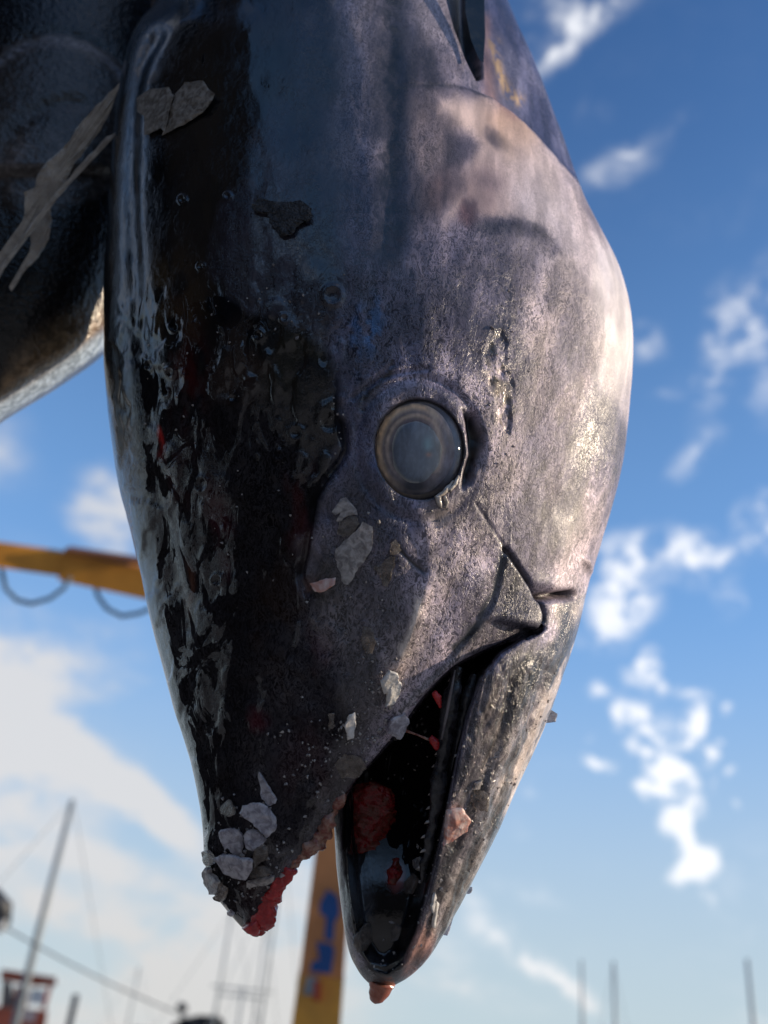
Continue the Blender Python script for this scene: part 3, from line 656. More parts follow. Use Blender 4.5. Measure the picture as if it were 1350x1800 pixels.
# ---- the eye: eyeball > iris, pupil
ring = [surf(737+82*math.cos(a), 790+93*math.sin(a)) for a in [k*math.pi/8 for k in range(16)]]
ec = at(737, 790, sum((q[0]-CAM).dot(Fw) for q in ring)/16)
en = sum((q[1] for q in ring), Vector()).normalized(); en = (en*.45 - ray(737, 790).normalized()*.55).normalized()
ex = (Rt - en*Rt.dot(en)).normalized(); ey = en.cross(ex)
if ey.dot(Up) < 0: ey = -ey
ED = (ec-CAM).dot(Fw)/FPX
def dome_pt(u, v, lift=0.0, hgt=.004):      # u, v in outline units from the eye's centre (v up)
    e2 = min(1.0, (u/79)**2+(v/90)**2)
    return ec + ex*u*ED + ey*v*ED + en*(-.0080 + hgt*math.sqrt(max(0, 1-e2*.97)) + lift)
def dome_mesh(name, cu, cv, ru, rv, r0, colf, lift, parent, wob=0.0, nr=22, na=72, hgt=.004):
    V, Fc, C = [], [], []
    for i in range(nr+1):
        r_ = r0 + (1-r0)*i/nr
        for k in range(na):
            a = 2*math.pi*k/na; wv = 1+wob*(math.sin(a*3+1)+.6*math.sin(a*5+2)+.4*math.sin(a*9))
            u, v = cu+ru*r_*math.cos(a)*(wv if i in (nr,) or r0 == 0 else 1+(wv-1)*i/nr), cv+rv*r_*math.sin(a)*wv
            V.append(dome_pt(u, v, lift*(1-(i/nr)**6) if r0 == 0 else lift*(1-abs(2*i/nr-1)**6), hgt)); C.append(colf(u, v))
    for i in range(nr):
        for k in range(na): Fc.append((i*na+k, i*na+(k+1) % na, (i+1)*na+(k+1) % na, (i+1)*na+k))
    if r0 == 0: pass
    o = mesh_obj(name, V, Fc, M_eye, parent, True)
    set_attr(o.data, 'pigment', np.clip(np.array(C)*1.55, 0, 1), 'COL'); return o
def nz1(u, v, s): return float(fbm(np.array([u/s+40.]), np.array([v/s+40.]), oct=3)[0])
def c_ball(u, v):
    e = math.hypot(u/76, v/86); n_ = nz1(u, v, 18); a = math.atan2(v, u)
    c = np.array([.022, .024, .042])*(0.6+.8*n_)
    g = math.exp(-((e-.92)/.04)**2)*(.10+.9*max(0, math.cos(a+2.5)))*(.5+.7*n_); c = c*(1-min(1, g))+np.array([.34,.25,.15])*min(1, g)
    s = max(0, min(1, (u-38)/22))*max(0, min(1, (.95-e)*14)); c = c*(1-.8*s)+np.array([.11,.15,.23])*.8*s
    if e > .975: c = c*max(.15, 1-(e-.975)*30)
    return c
def c_iris(u, v):
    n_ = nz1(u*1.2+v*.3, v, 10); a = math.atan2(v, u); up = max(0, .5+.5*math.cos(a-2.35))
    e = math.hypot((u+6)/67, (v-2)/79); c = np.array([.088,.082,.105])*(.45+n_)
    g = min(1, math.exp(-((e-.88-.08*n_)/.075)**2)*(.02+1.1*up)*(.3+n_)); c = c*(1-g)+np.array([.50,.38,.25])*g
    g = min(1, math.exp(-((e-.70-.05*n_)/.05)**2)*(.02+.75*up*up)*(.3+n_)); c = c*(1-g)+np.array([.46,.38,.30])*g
    g = math.exp(-((e-.79)/.025)**2)*.3*up; c = c*(1-g)+np.array([.02,.018,.03])*g
    s_ = max(0, min(1, (u-12)/34)); c = c*(1-.65*s_)+np.array([.075,.095,.155])*.65*s_*(.6+.8*n_)
    d = max(0, 1-math.hypot((u+8)/30, (v+62)/15)); c = c*(1-min(1, d*1.8))+np.array([.012,.016,.03])*min(1, d*1.8)
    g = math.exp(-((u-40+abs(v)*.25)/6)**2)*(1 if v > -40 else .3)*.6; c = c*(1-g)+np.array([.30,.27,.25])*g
    return c
def c_pup(u, v):
    n_ = nz1(u, v*.15, 8); m_ = nz1(u+90, v, 22); c = np.array([.085,.115,.165])*(.5+.6*n_+.45*m_)
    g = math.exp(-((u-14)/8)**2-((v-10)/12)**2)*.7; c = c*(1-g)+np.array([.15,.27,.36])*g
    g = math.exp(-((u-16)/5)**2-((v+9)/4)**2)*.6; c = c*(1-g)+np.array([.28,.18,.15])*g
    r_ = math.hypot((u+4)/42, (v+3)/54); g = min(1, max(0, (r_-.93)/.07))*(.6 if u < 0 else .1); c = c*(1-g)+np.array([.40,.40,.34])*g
    g = min(1, max(0, (r_-.70)/.3))*.45; c = c*(1-g*(1 if u > 0 else .4))
    return c
eye = dome_mesh('eye', 0, 0, 79, 90, 0.0, c_ball, 0, tuna)
dome_mesh('iris', -6, 2, 67, 79, .50, c_iris, .0004, eye, .010, hgt=.0045)
dome_mesh('pupil', -5, -4, 43, 54, 0.0, c_pup, .0016, eye, .028, hgt=.0048)
M_cornea = bpy.data.materials.new('wet_cornea'); M_cornea.use_nodes = True
p = M_cornea.node_tree.nodes['Principled BSDF']; p.inputs['Transmission Weight'].default_value = 1.0; p.inputs['IOR'].default_value = 1.34; p.inputs['Roughness'].default_value = .03; p.inputs['Base Color'].default_value = (.93, .95, 1, 1)
co = dome_mesh('cornea', 0, 0, 79, 90, 0.0, lambda u, v: (1, 1, 1), 0, eye, hgt=.0150); co.data.materials[0] = M_cornea

# ---- sheets and chips cut to an outline and lying on the skin
def plate(name, pts, mat, parent=None, thick=.003, lift=.0008, tilt=.12, jit=.0005, follow=1.0, base=None, bevel=True, seed=0, smoothed=False, **kw):
    rr = random.Random(seed or hash(name+str(pts[0])) & 0xffff)
    cx, cy = sum(q[0] for q in pts)/len(pts), sum(q[1] for q in pts)/len(pts)
    if base is None: c, n = surf(cx, cy)
    else: c = at(cx, cy, base); n = -ray(cx, cy).normalized()
    n = (n + Vector((rr.uniform(-1,1), rr.uniform(-1,1), rr.uniform(-1,1)))*tilt).normalized()
    def onp(px, py):
        r = ray(px, py).normalized(); s = (c-CAM).dot(n)/r.dot(n); return CAM + r*s
    P_ = []
    N_ = len(pts)
    for i in range(N_):        # a jagged break between the traced corners
        a, b_ = pts[i], pts[(i+1) % N_]; k = max(1, min(4, int(math.hypot(a[0]-b_[0], a[1]-b_[1])/4.5)))
        for j in range(k):
            f_ = j/k; P_.append((a[0]+(b_[0]-a[0])*f_+(rr.uniform(-1.4,1.4) if j else 0), a[1]+(b_[1]-a[1])*f_+(rr.uniform(-1.4,1.4) if j else 0)))
    pts = P_; N_ = len(pts)
    V, Fc = [], []
    for (off, ins) in ((-thick*.5, .06), (thick*.25, 0.0), (thick*.5, .10)):
        for q in pts:
            x_, y_ = q[0]+(cx-q[0])*ins, q[1]+(cy-q[1])*ins
            V.append(onp(x_, y_) + n*(off+lift+thick*.5+rr.uniform(-jit, jit)))
    so_ = rr.uniform(0, 90)
    def und(x_, y_): return (float(fbm(np.array([x_/11+so_]), np.array([y_/11]), oct=3)[0])-.5)*thick*.9
    for ins in (.28, .52, .76):
        for q in pts:
            x_, y_ = q[0]+(cx-q[0])*ins, q[1]+(cy-q[1])*ins; V.append(onp(x_, y_)+n*(thick*(1.02+.10*ins)+lift+und(x_, y_)*min(1, ins*2.5)))
    V.append(onp(cx, cy)+n*(thick*1.1+lift+und(cx, cy))); V.append(onp(cx, cy)+n*(lift))
    for L_ in range(5):
        for k in range(N_): Fc.append((L_*N_+k, L_*N_+(k+1) % N_, (L_+1)*N_+(k+1) % N_, (L_+1)*N_+k))
    for k in range(N_): Fc.append((5*N_+k, 5*N_+(k+1) % N_, 6*N_)); Fc.append((k, (k+1) % N_, 6*N_+1))
    o = mesh_obj(name, V, Fc, mat, parent, False, **kw)
    if smoothed:
        o.data.polygons.foreach_set('use_smooth', [True]*len(o.data.polygons)); 
        bm = bmesh.new(); bm.from_mesh(o.data)
        for e_ in bm.edges:
            if len(e_.link_faces) == 2 and e_.calc_face_angle() > R(38): e_.smooth = False
        bm.to_mesh(o.data); bm.free()
    return o
def Z(ox, oy, s, *xy): return [(ox+xy[i]/s, oy+xy[i+1]/s) for i in range(0, len(xy), 2)]
M_ice = glossy('clear_ice', (.40,.37,.42), (.90,.87,.92), .10, 170, .0, .55, 1.31, .8, 260, .0012)
M_ice2 = glossy('frosty_ice', (.34,.31,.31), (.78,.73,.70), .14, 190, .0, .50, 1.31, .8, 320, .001)
M_ice3 = glossy('dirty_ice', (.30,.25,.22), (.62,.55,.50), .12, 220, .0, .80, 1.31, .7, 500, .001)
M_flake = glossy('dry_scale_skin', (.10,.075,.055), (.30,.27,.235), .55, 150, 0, 0, 1.4, .8, 260, .002)
M_crust = glossy('dark_crust', (.012,.012,.014), (.05,.048,.05), .25, 200, 0, 0, 1.4, 1.0, 500, .003)
A_ = (340, 1340, 5.19); B_ = (520, 840, 5.625); C_ = (500, 1050, 2.4)
ICE = [
 ('clear', Z(*A_, 430,455, 460,385, 560,358, 640,365, 720,420, 775,520, 770,600, 680,680, 600,600, 500,510), 'broad heart-shaped grey ice chip, largest in the cluster on the snout', .0035),
 ('clear', Z(*A_, 245,650, 265,600, 350,585, 430,600, 470,660, 475,760, 440,850, 380,820, 330,762, 300,792), 'pale violet ice chip with notched lower edge, left in the snout cluster', .0035),
 ('clear', Z(*A_, 475,665, 520,610, 590,608, 640,655, 682,700, 640,770, 560,800, 500,770), 'small lumpy ice chip right of the pale violet notched one', .0035),
 ('clear', Z(*A_, 205,860, 270,822, 370,832, 440,855, 550,870, 560,960, 500,1055, 400,1040, 300,990), 'long curved ice chip lying flat below the notched one on the snout', .0030),
 ('dirty', Z(*A_, 575,765, 640,720, 690,760, 692,850, 620,900, 575,950, 560,860), 'dark ragged ice lump at the right of the snout cluster', .005),
 ('frost', Z(*A_, 495,1065, 600,1050, 750,1010, 740,1060, 680,1095, 500,1110), 'narrow bar of ice lowest in the cluster beside the red flesh', .003),
 ('dirty', Z(*A_, 525,965, 600,930, 700,950, 752,1000, 690,1030, 560,1050), 'dark glassy ice lump just above the narrow ice bar', .004),
 ('clear', Z(*A_, 600,130, 615,80, 650,140, 720,260, 768,345, 760,372, 690,395, 640,330), 'pointed ice spike standing topmost on the snout', .0022),
 ('dirty', Z(*A_, 255,410, 300,370, 350,335, 395,410, 400,470, 340,500, 270,470), 'dark see-through ice chip left of the spike on the snout', .002),
 ('frost', Z(*A_, 122,975, 150,940, 200,1010, 262,1080, 250,1190, 200,1190, 150,1110), 'long grey ice blade on the left edge of the snout tip', .004),
 ('dirty', Z(*A_, 262,1082, 330,1140, 312,1232, 270,1252, 205,1205, 250,1150), 'brown lump of ice under the grey blade at the snout tip', .004),
 ('dirty', Z(*A_, 112,800, 160,790, 205,860, 212,920, 150,935, 120,880), 'small dull ice piece above the grey blade on the left edge', .003),
 ('clear', Z(*A_, 320,1345, 345,1330, 385,1370, 360,1390, 325,1370), 'tiny glassy ice bead on the underside of the snout tip', .002),
 ('frost', Z(*B_, 660,435, 700,450, 765,485, 770,640, 735,740, 660,850, 590,940, 570,1000, 520,1055, 440,1050, 380,980, 375,820, 400,700, 520,600, 620,500), 'large leaf-shaped grey ice flake below the left of the eye', .0018),
 ('frost', Z(*B_, 355,340, 385,300, 440,215, 500,195, 545,250, 600,310, 612,368, 520,380, 475,400, 440,438, 402,430, 440,350, 422,325, 390,372), 'small lobed pale ice flake above the leaf-shaped flake', .0015),
 ('dirty', Z(*B_, 430,440, 520,385, 595,385, 635,455, 560,570, 470,590, 410,560), 'dark see-through ice flake between the lobed and leaf-shaped flakes', .0015),
 ('dirty', Z(*B_, 770,880, 850,850, 930,775, 985,780, 982,860, 948,930, 945,1000, 900,1080, 862,1070, 830,980), 'thin brown see-through ice flake right of the leaf-shaped flake', .0012),
 ('dirty', Z(*B_, 940,640, 970,615, 1000,650, 1030,720, 990,758, 930,765, 920,720), 'little dark ice cap at the top of the thin brown flake', .0025),
 ('pinkish', Z(*B_, 140,1050, 220,1030, 330,1000, 400,990, 390,1060, 280,1130, 190,1130), 'pinkish ice smear at the foot of the leaf-shaped flake', .002),
 ('bright', Z(*C_, 400,350, 440,300, 472,312, 478,345, 445,390, 415,400), 'white ice pebble on the cheek, upper one of a touching pair', .004),
 ('bright', Z(*C_, 452,350, 486,352, 480,400, 452,448, 420,455, 430,395), 'oval white ice pebble on the cheek, lower one of a touching pair', .004),
 ('bright', Z(*C_, 250,540, 270,490, 295,480, 298,540, 290,590, 262,595), 'slim pale ice pebble standing left of the mouth opening', .003),
 ('clear', Z(*C_, 440,510, 500,480, 520,520, 482,595, 430,570), 'square grey ice chip on the upper lip at the mouth opening', .003),
 ('dirty', Z(*C_, 180,490, 210,485, 206,550, 186,560), 'short dull ice stick left of the slim pale pebble', .002),
 ('dirty', Z(*C_, 330,120, 370,130, 385,190, 370,240, 340,235, 322,180), 'see-through ice film patch left of the bright nose ridge', .0015),
 ('dirty', Z(*C_, 210,700, 250,655, 320,670, 345,720, 300,760, 240,760), 'wide see-through ice film above the torn upper lip', .0015),
 ('pinkblock', Z(*C_, 680,890, 740,880, 775,930, 760,980, 705,1015, 662,1040, 668,960), 'pink and white ice lump stuck on the lower jaw', .005),
 ('dirty', Z(*C_, 765,815, 812,808, 862,825, 852,905, 800,892), 'squarish see-through ice chip above the pink and white lump', .003),
 ('frost', Z(*C_, 800,780, 826,765, 820,806, 790,810), 'small triangular ice chip on top of the squarish one', .002),
 ('frost', Z(*C_, 1086,492, 1092,436, 1128,418, 1118,468, 1152,492, 1145,526, 1100,532), 'hooked brown ice bit sticking out from the throat edge', .003),
 ('clear', Z(*C_, 762,1225, 793,1222, 788,1248, 755,1255), 'tiny ice bead on the right edge of the lower jaw', .003),
 ('clear', Z(*C_, 660,1400, 690,1375, 715,1345, 688,1428, 668,1425), 'pointed ice splinter hanging from the right edge of the lower jaw', .0025),
 ('bright', Z(*C_, 612,1300, 628,1240, 634,1260, 620,1330), 'upper of two white ice needles on the lower jaw', .002),
 ('bright', Z(*C_, 632,1275, 644,1285, 628,1390, 618,1386), 'lower of two white ice needles on the lower jaw', .002),
 ('frost', Z(*C_, 562,1112, 595,1100, 605,1130, 582,1160, 566,1150), 'round ice bead on the near rim of the lower jaw', .004),
 ('dirty', Z(*C_, 520,1210, 560,1170, 576,1200, 548,1258, 520,1250), 'brown ice nugget below the round bead on the jaw rim', .004),
 ('dirty', Z(*C_, 450,1400, 470,1370, 495,1390, 482,1440, 450,1452), 'brown ice drop low inside the lower jaw tip', .004),
 ('dirty', Z(*C_, 288,1425, 335,1375, 400,1372, 382,1425, 335,1490, 302,1500, 280,1465), 'rippled brown ice patch inside the tip of the lower jaw', .002),
]
M_pinkice = glossy('pink_ice', (.55,.26,.20), (.75,.62,.58), .25, 90, .3, .15, 1.31, .6, 400, .001)
M_brightice = glossy('white_ice', (.70,.66,.62), (.88,.86,.84), .22, 200, .0, .25, 1.31, .6, 500, .0008)
MI = {'clear': M_ice, 'frost': M_ice2, 'dirty': M_ice3, 'pinkish': M_pinkice, 'pinkblock': M_pinkice, 'bright': M_brightice}
EDGE = {'hooked': .785, 'right edge of the lower': .745}
for i, (kd, pts, lab, th) in enumerate(ICE):
    eb = next((v for k, v in EDGE.items() if k in lab), None)
    plate('ice_chip', pts, MI[kd], thick=th, seed=i+5, tilt=.22 if i < 9 else .08, lift=.0004 if th < .003 else .001, jit=.0006 if th > .002 else .0002, base=eb,
          smoothed=True, label=lab, cat='ice', group='ice pieces stuck to the tuna')
plate('skin_flake', Z(0,0,2, 485,350, 530,318, 600,312, 618,340, 600,400, 585,470, 570,455, 515,482, 512,412, 490,398), M_flake, tuna, thick=.0018, tilt=.05, seed=91, label='squarish grey-brown flake of skin on the back')
plate('skin_flake', Z(0,0,2, 620,335, 655,295, 720,290, 738,318, 762,335, 720,400, 650,445, 575,482, 598,420), M_flake, tuna, thick=.0018, tilt=.05, seed=92, label='pointed brown flake of skin on the back')
plate('dark_crust', Z(0,0,2, 885,735, 915,705, 1000,716, 1060,710, 1100,740, 1096,775, 1050,800, 1030,830, 990,836, 950,790, 945,755, 900,748), M_crust, tuna, thick=.0022, tilt=.03, jit=.0009, seed=93)

# ---- small loose crystals and beads: nobody could count them
gv, gf = [], []
def crystal(c, r, rr):
    base = [(0,0,1),(0,0,-1),(1,0,0),(-1,0,0),(0,1,0),(0,-1,0),(.7,.7,.3),(-.6,.6,-.4)][:6]
    rot = Euler((rr.uniform(0,6), rr.uniform(0,6), rr.uniform(0,6))).to_matrix(); o = len(gv)
    for b_ in base: gv.append(c + rot @ Vector((b_[0]*r*rr.uniform(.6,1.4), b_[1]*r*rr.uniform(.5,1), b_[2]*r*rr.uniform(.6,1.6))))
    for f_ in [(0,2,4),(0,4,3),(0,3,5),(0,5,2),(1,4,2),(1,3,4),(1,5,3),(1,2,5)]: gf.append(tuple(i+o for i in f_))
rr = random.Random(3)
for (cx, cy, sx, sy, n_) in [(685,1195,22,30,26),(650,1290,50,22,40),(600,1300,24,30,24),(625,1345,50,24,36),(430,1490,44,44,90),(385,1580,20,30,40),(470,1550,20,26,30),(960,1290,16,40,24),(860,1400,34,60,60),(775,1500,14,60,40),(700,1215,50,40,40),(560,1330,50,50,40),
        (885,650,16,60,30),(778,895,14,12,10),(700,1700,30,16,14),(595,740,14,20,10),(330,640,60,80,18),(480,560,80,60,16),(300,800,20,60,10),(400,900,60,120,14),(735,1600,16,60,18),(830,1510,14,40,12),(620,1000,60,70,22),(910,1330,30,50,20)]:
    for k in range(n_):
        x_, y_ = rr.gauss(cx, sx), rr.gauss(cy, sy)
        hit = bvh.ray_cast(CAM, ray(x_, y_).normalized())
        if hit[0] is None or (hit[0]-CAM).length > 1.2: continue
        crystal(hit[0] + (CAM-hit[0]).normalized()*.0002, rr.uniform(.0005, .0015)*(1.5 if rr.random() < .12 else 1), rr)
mesh_obj('ice_crystals', gv, gf, M_ice2, None, False, label='fine crushed ice crystals scattered over the tuna head', cat='ice', kind='stuff')

# ---- mouth parts
def lump(name, path, rad, mat, parent, ns=200, amp=.0012, seg=14, depth=None, smooth=True, lift=0.0, squash=1.0, **kw):
    """a soft body along a path of (px, py) with radii in outline units"""
    pts = []
    for i, q in enumerate(path):
        if depth is not None: pts.append(at(q[0], q[1], depth[i] if isinstance(depth, (list, tuple)) else depth))
        else: s_, n_ = surf(q[0], q[1]); pts.append(s_ - ray(q[0], q[1]).normalized()*lift)
    # resample
    P2, R2 = [], []
    for i in range(len(pts)-1):
        k = max(2, int((pts[i+1]-pts[i]).length/.0009))
        for j in range(k): P2.append(pts[i].lerp(pts[i+1], j/k)); R2.append((rad[i]+(rad[i+1]-rad[i])*j/k)*MM)
    P2.append(pts[-1]); R2.append(rad[-1]*MM)
    V, Fc = tube_geo(P2, R2, seg)
    A = np.array([tuple(v) for v in V]); C0 = np.repeat(np.array([tuple(v) for v in P2]), seg, 0); N0 = A-C0; N0 /= np.linalg.norm(N0, axis=1, keepdims=True)+1e-9
    dsp = (fbm(A[:,0]*ns, A[:,1]*ns, A[:,2]*ns, 3)-.45)*2*amp + (fbm(A[:,0]*ns*.3, A[:,1]*ns*.3, A[:,2]*ns*.3+9, 2)-.45)*2*amp
    A = A + N0*dsp[:, None]
    if squash != 1.0:
        f_ = np.array(Fw); A = A - ((A-C0)@f_)[:, None]*f_*(1-squash)
    return mesh_obj(name, A.tolist(), Fc, mat, parent, smooth, **kw)
M_blood = glossy('raw_red_flesh', (.30,.006,.010), (.52,.03,.03), .16, 120, .25, .0, 1.4, .8, 420, .002, .5)
M_pale = glossy('torn_pale_flesh', (.22,.05,.035), (.40,.24,.18), .2, 170, .2, .15, 1.4, .8, 420, .002, .4)
M_tong = glossy('bloody_tissue', (.26,.005,.008), (.16,.035,.022), .14, 150, .08, 0, 1.4, 1.0, 500, .003, .5)
M_gum = glossy('dark_gum', (.014,.013,.015), (.05,.048,.052), .2, 120, 0, 0, 1.4, .6, 260, .002, .3)
M_tooth = glossy('tooth_enamel', (.30,.26,.24), (.45,.40,.36), .25, 200)
M_drip = glossy('brown_pink_flesh', (.30,.09,.055), (.42,.16,.10), .14, 120, .2, 0, 1.4, .3, 200, .001, .5)
def lipd(px, py, dx=-10, dy=-8):
    s_, n_ = surf(px+dx, py+dy); return (s_-CAM).dot(Fw)+.006
LP = [(453,1636),(462,1612),(470,1586),(486,1561),(500,1538),(510,1522)]
lump('raw_lip_flesh', LP, [9,18,18,14,13,11], M_blood, tuna, 240, .0036, 28, [lipd(*q) for q in LP], label='bright red raw flesh along the torn upper lip')
lump('raw_lip_spike', [(466,1588),(478,1592),(487,1589)], [8,6,2.5], M_blood, tuna, 200, .0006, 10, [lipd(466,1588)]*3)
lump('raw_lip_spike', [(464,1614),(474,1622),(479,1627)], [8,4,1.2], M_blood, tuna, 200, .0005, 10, [lipd(464,1610)]*3)
LP = [(508,1526),(520,1511),(534,1496),(550,1482),(566,1464),(575,1442),(586,1422),(598,1403),(605,1390)]
lump('torn_lip_edge', LP, [10,10,10,11,11,9,6,4,3], M_pale, tuna, 260, .0040, 26, [lipd(*q) for q in LP], label='pale frayed flesh along the torn upper lip')
lump('snout_drip', [(440,1622),(447,1634),(450,1643)], [17,13,6], M_blood, tuna, 120, .0004, 18, [lipd(440,1610,0,-10)-.004]*3, label='red drop hanging from the snout tip')
lump('jaw_drip', [(672,1722),(668,1738),(661,1752),(656,1759)], [24,19,14,7], M_drip, tuna, 90, .0004, 20, .697, label='pinkish brown drop hanging from the lower jaw')
TD = (surf(640,1450)[0]-CAM).dot(Fw)-.002
lump('bloody_tissue', [(668,1378),(655,1410),(645,1450),(638,1490),(632,1518)], [22,40,44,40,20], M_tong, tuna, 300, .0046, 52, TD, squash=.5)
lump('bloody_tissue', [(697,1510),(694,1535),(690,1555)], [6,13,5], M_tong, tuna, 420, .002, 16, None, lift=.0005, squash=.5)
G = [(806,1172),(797,1215),(788,1270),(778,1330),(768,1400),(757,1470),(742,1550)]
gd = [.705,.700,.697,.694,.690,.688,.686]
gum = lump('gum_ridge', G, [9,12,14,11,12,8,5], M_gum, tuna, 130, .0022, 20, gd)
lump('gum_fold', [(832,1185),(818,1240),(806,1300),(795,1360),(786,1420)], [6,9,7,8,4], M_gum, tuna, 110, .0018, 16, [.712,.706,.702,.698,.694])
lump('pale_gum_edge', [(800,1178),(793,1215),(784,1262),(776,1300)], [1.6,2.6,2.4,1.5], glossy('pale_gum', (.10,.085,.085), (.2,.17,.17), .25), tuna, 200, .0003, 8, [.694,.688,.685,.684])
rr = random.Random(8)
for k in range(16):
    f_ = k/15*5.4; i = min(int(f_), 5); f_ -= i; a, b_ = G[i], G[i+1]
    px, py = a[0]+(b_[0]-a[0])*f_-11, a[1]+(b_[1]-a[1])*f_+22; d_ = gd[i]-.001
    L_ = rr.uniform(7, 11)
    V, Fc = tube_geo([at(px+5, py-2, d_), at(px-L_*.5, py+1, d_-.001), at(px-L_, py+4, d_-.001)], [3.4*MM, 2.2*MM, .3*MM], 8)
    mesh_obj('tooth', V, Fc, M_tooth, gum, True)
lump('flesh_strand', [(712,1284),(732,1291),(756,1301)], [2.6,1.6,2.4], M_pale, tuna, 200, .0002, 8, [.69,.688,.69])
lump('flesh_shred', [(756,1296),(764,1304),(768,1318)], [5,8,3], M_blood, tuna, 300, .0012, 12, .688)
lump('flesh_shred', [(762,1216),(770,1226),(774,1244)], [3,6,2], M_blood, tuna, 300, .001, 12, .69)
lump('bead_on_lip', [(598,1392),(603,1389)], [3,6], M_ice, tuna, 200, .0002, 10, lipd(600,1395)-.002)

M_shred = glossy('pale_eyelid_shred', (.42,.36,.31), (.68,.62,.56), .2, 200, .0, .1, 1.4, .6, 500, .001, .4)  # torn bits, their pale gold colour carrying the glint below the eye
for k, (q0, q1, q2, r_) in enumerate([((766,876),(780,866),(797,846),5), ((790,862),(800,850),(806,836),3), ((770,874),(772,884),(776,893),6), ((781,872),(786,884),(784,894),3.5)]):
    lump('eyelid_shred', [q0, q1, q2], [r_, r_*.8, r_*.3], M_shred, tuna, 300, .0008, 12, None, lift=.001)
# ---- pectoral fin lying in its groove, tail and rope above the frame
M_fin = glossy('fin_skin', (.008,.008,.010), (.018,.018,.022), .12, 40, 0, 0, 1.45, .3, 60, .002, .3)
finp = [(822,-220),(818,-60),(818,20),(828,70),(842,104),(850,110),(853,60),(850,-60),(852,-220)]
V, Fc = [], []
c0, n0 = surf(760, 120); dref = (c0-CAM).dot(Fw)
for off in (.013, .018):
    for (x_, y_) in finp: V.append(at(x_, y_, dref + off + .0002*(128-y_) + .0005*(x_-800)*.2))
N_ = len(finp); Fc = [tuple(range(N_)), tuple(range(N_, 2*N_))[::-1]]+[(k, (k+1) % N_, N_+(k+1) % N_, N_+k) for k in range(N_)]
mesh_obj('pectoral_fin', V, Fc, M_fin, tuna)
tt = Vector(tail_top); ud = Vector(up_dir)
for s_ in (-1, 1):
    V, Fc = [], []
    prof = [(0,0,.05),(.04,.08,.055),(.13,.19,.04),(.22,.30,.02),(.28,.38,.004)]
    for (u_, v_, wd) in prof:
        cpt = tt + Rt*s_*u_ + Vector((0,0,1))*(-.05+v_)
        for a, b_ in ((-wd,-.004),(wd,-.004),(wd,.004),(-wd,.004)): V.append(cpt + Vector((0,0,1))*a + Fw*b_)
    for i in range(4):
        for k in range(4): Fc.append((i*4+k, i*4+(k+1) % 4, (i+1)*4+(k+1) % 4, (i+1)*4+k))
    Fc += [(0,1,2,3), (16,17,18,19)]
    mesh_obj('tail_fin', V, Fc, M_fin, tuna)

# ------------------------------------------------------------------ the second tuna, left of the first
M_f2 = bpy.data.materials.new('second_tuna_skin'); M_f2.use_nodes = True
t = NT(M_f2.node_tree.nodes, M_f2.node_tree.links); p = t.n['Principled BSDF']
O = t.n.new('ShaderNodeTexCoord').outputs['Object']; cl = t.attr('pigment').outputs['Color']
g_ = t.ramp(t.noise(O, 120, 4, .6, .6), .35, .7)
t.set(p.inputs['Base Color'], t.mix(g_, t.mix(1.0, cl, (.55,.55,.55), 'MULTIPLY'), t.mix(1.0, cl, (1.4,1.4,1.4), 'MULTIPLY')))
p.inputs['Roughness'].default_value = .20; p.inputs['Specular IOR Level'].default_value = .5
b = t.n.new('ShaderNodeBump'); b.inputs['Strength'].default_value = .6; b.inputs['Distance'].default_value = .003
t.l.new(t.noise(O, 150, 3, .6), b.inputs['Height']); t.l.new(b.outputs[0], p.inputs['Normal'])
FL = [(-700,-330),(-300,-400),(200,-470),(500,-460),(700,-420),(850,-330),(940,-250),(965,-215)]
FR = [(-700,190),(-300,290),(0,320),(200,310),(400,270),(560,215),(620,186),(680,105),(745,0),(830,-95),(920,-170),(965,-205)]
FB = [(-700,.16),(0,.18),(400,.17),(620,.15),(800,.10),(965,.008)]; FCn = [(-700,1.62),(0,1.25),(400,1.13),(700,1.07),(965,1.01)]
ny, na = 170, 150; yy = np.linspace(-700, 964, ny); th = np.linspace(0, 2*np.pi, na, endpoint=False)
YY, TH = np.meshgrid(yy, th, indexing='ij'); l_, r_ = interp_tab(YY, FL), interp_tab(YY, FR)
XX = (l_+r_)/2 + (r_-l_)/2*np.cos(TH); ZZ = interp_tab(YY, FCn) + interp_tab(YY, FB)*np.sin(TH)
x, y, z = XX.ravel(), YY.ravel(), ZZ.ravel()
arc1 = np.exp(-((ell_d(x, y, 95, 215, 150, 150)-1)/.045)**2)*(y < 260); arc2 = np.exp(-((ell_d(x, y, 125, 320, 130, 140)-1)/.05)**2)*(y < 380)*(x < 150)
in1 = 1-sstep(ell_d(x, y, 95, 215, 150, 150), .97, 1.03)
hh = .010*in1*(y < 300) - .008*arc1 - .006*arc2 + .006*np.exp(-(seg_dist(x, y, [(200,560),(120,610),(60,640),(0,690),(-100,760)])/22)**2)
hh *= (np.sin(TH.ravel()) < 0)
P2 = np.stack([x, y, z-hh], 1); Q2 = to_world(P2)
c2 = np.tile(np.array([.007,.0065,.007]), (len(x), 1))
def put2(m, c):
    global c2
    m = np.clip(m, 0, 1)[:, None]; c2 = c2*(1-m)+np.array(c)*m
nn = fbm(x/40, y/40, oct=4)
put2(in1*.9, (.055,.05,.05)); put2(np.exp(-((ell_d(x, y, 95, 215, 150, 150)-.96)/.05)**2)*(y < 200), (.22,.2,.2))
put2((1-sstep(ell_d(x, y, 60, 300, 90, 70, 20), .6, 1.2))*nn*1.3, (.14,.125,.125))
put2(sstep(y+x*.62, 600, 690)*(.3+nn)*.9, (.26,.17,.09)); ed = seg_dist(x, y, [(260,575),(185,622),(105,682),(0,748),(-95,832)])  # brown lower skin, with gold sun glints put into its colour
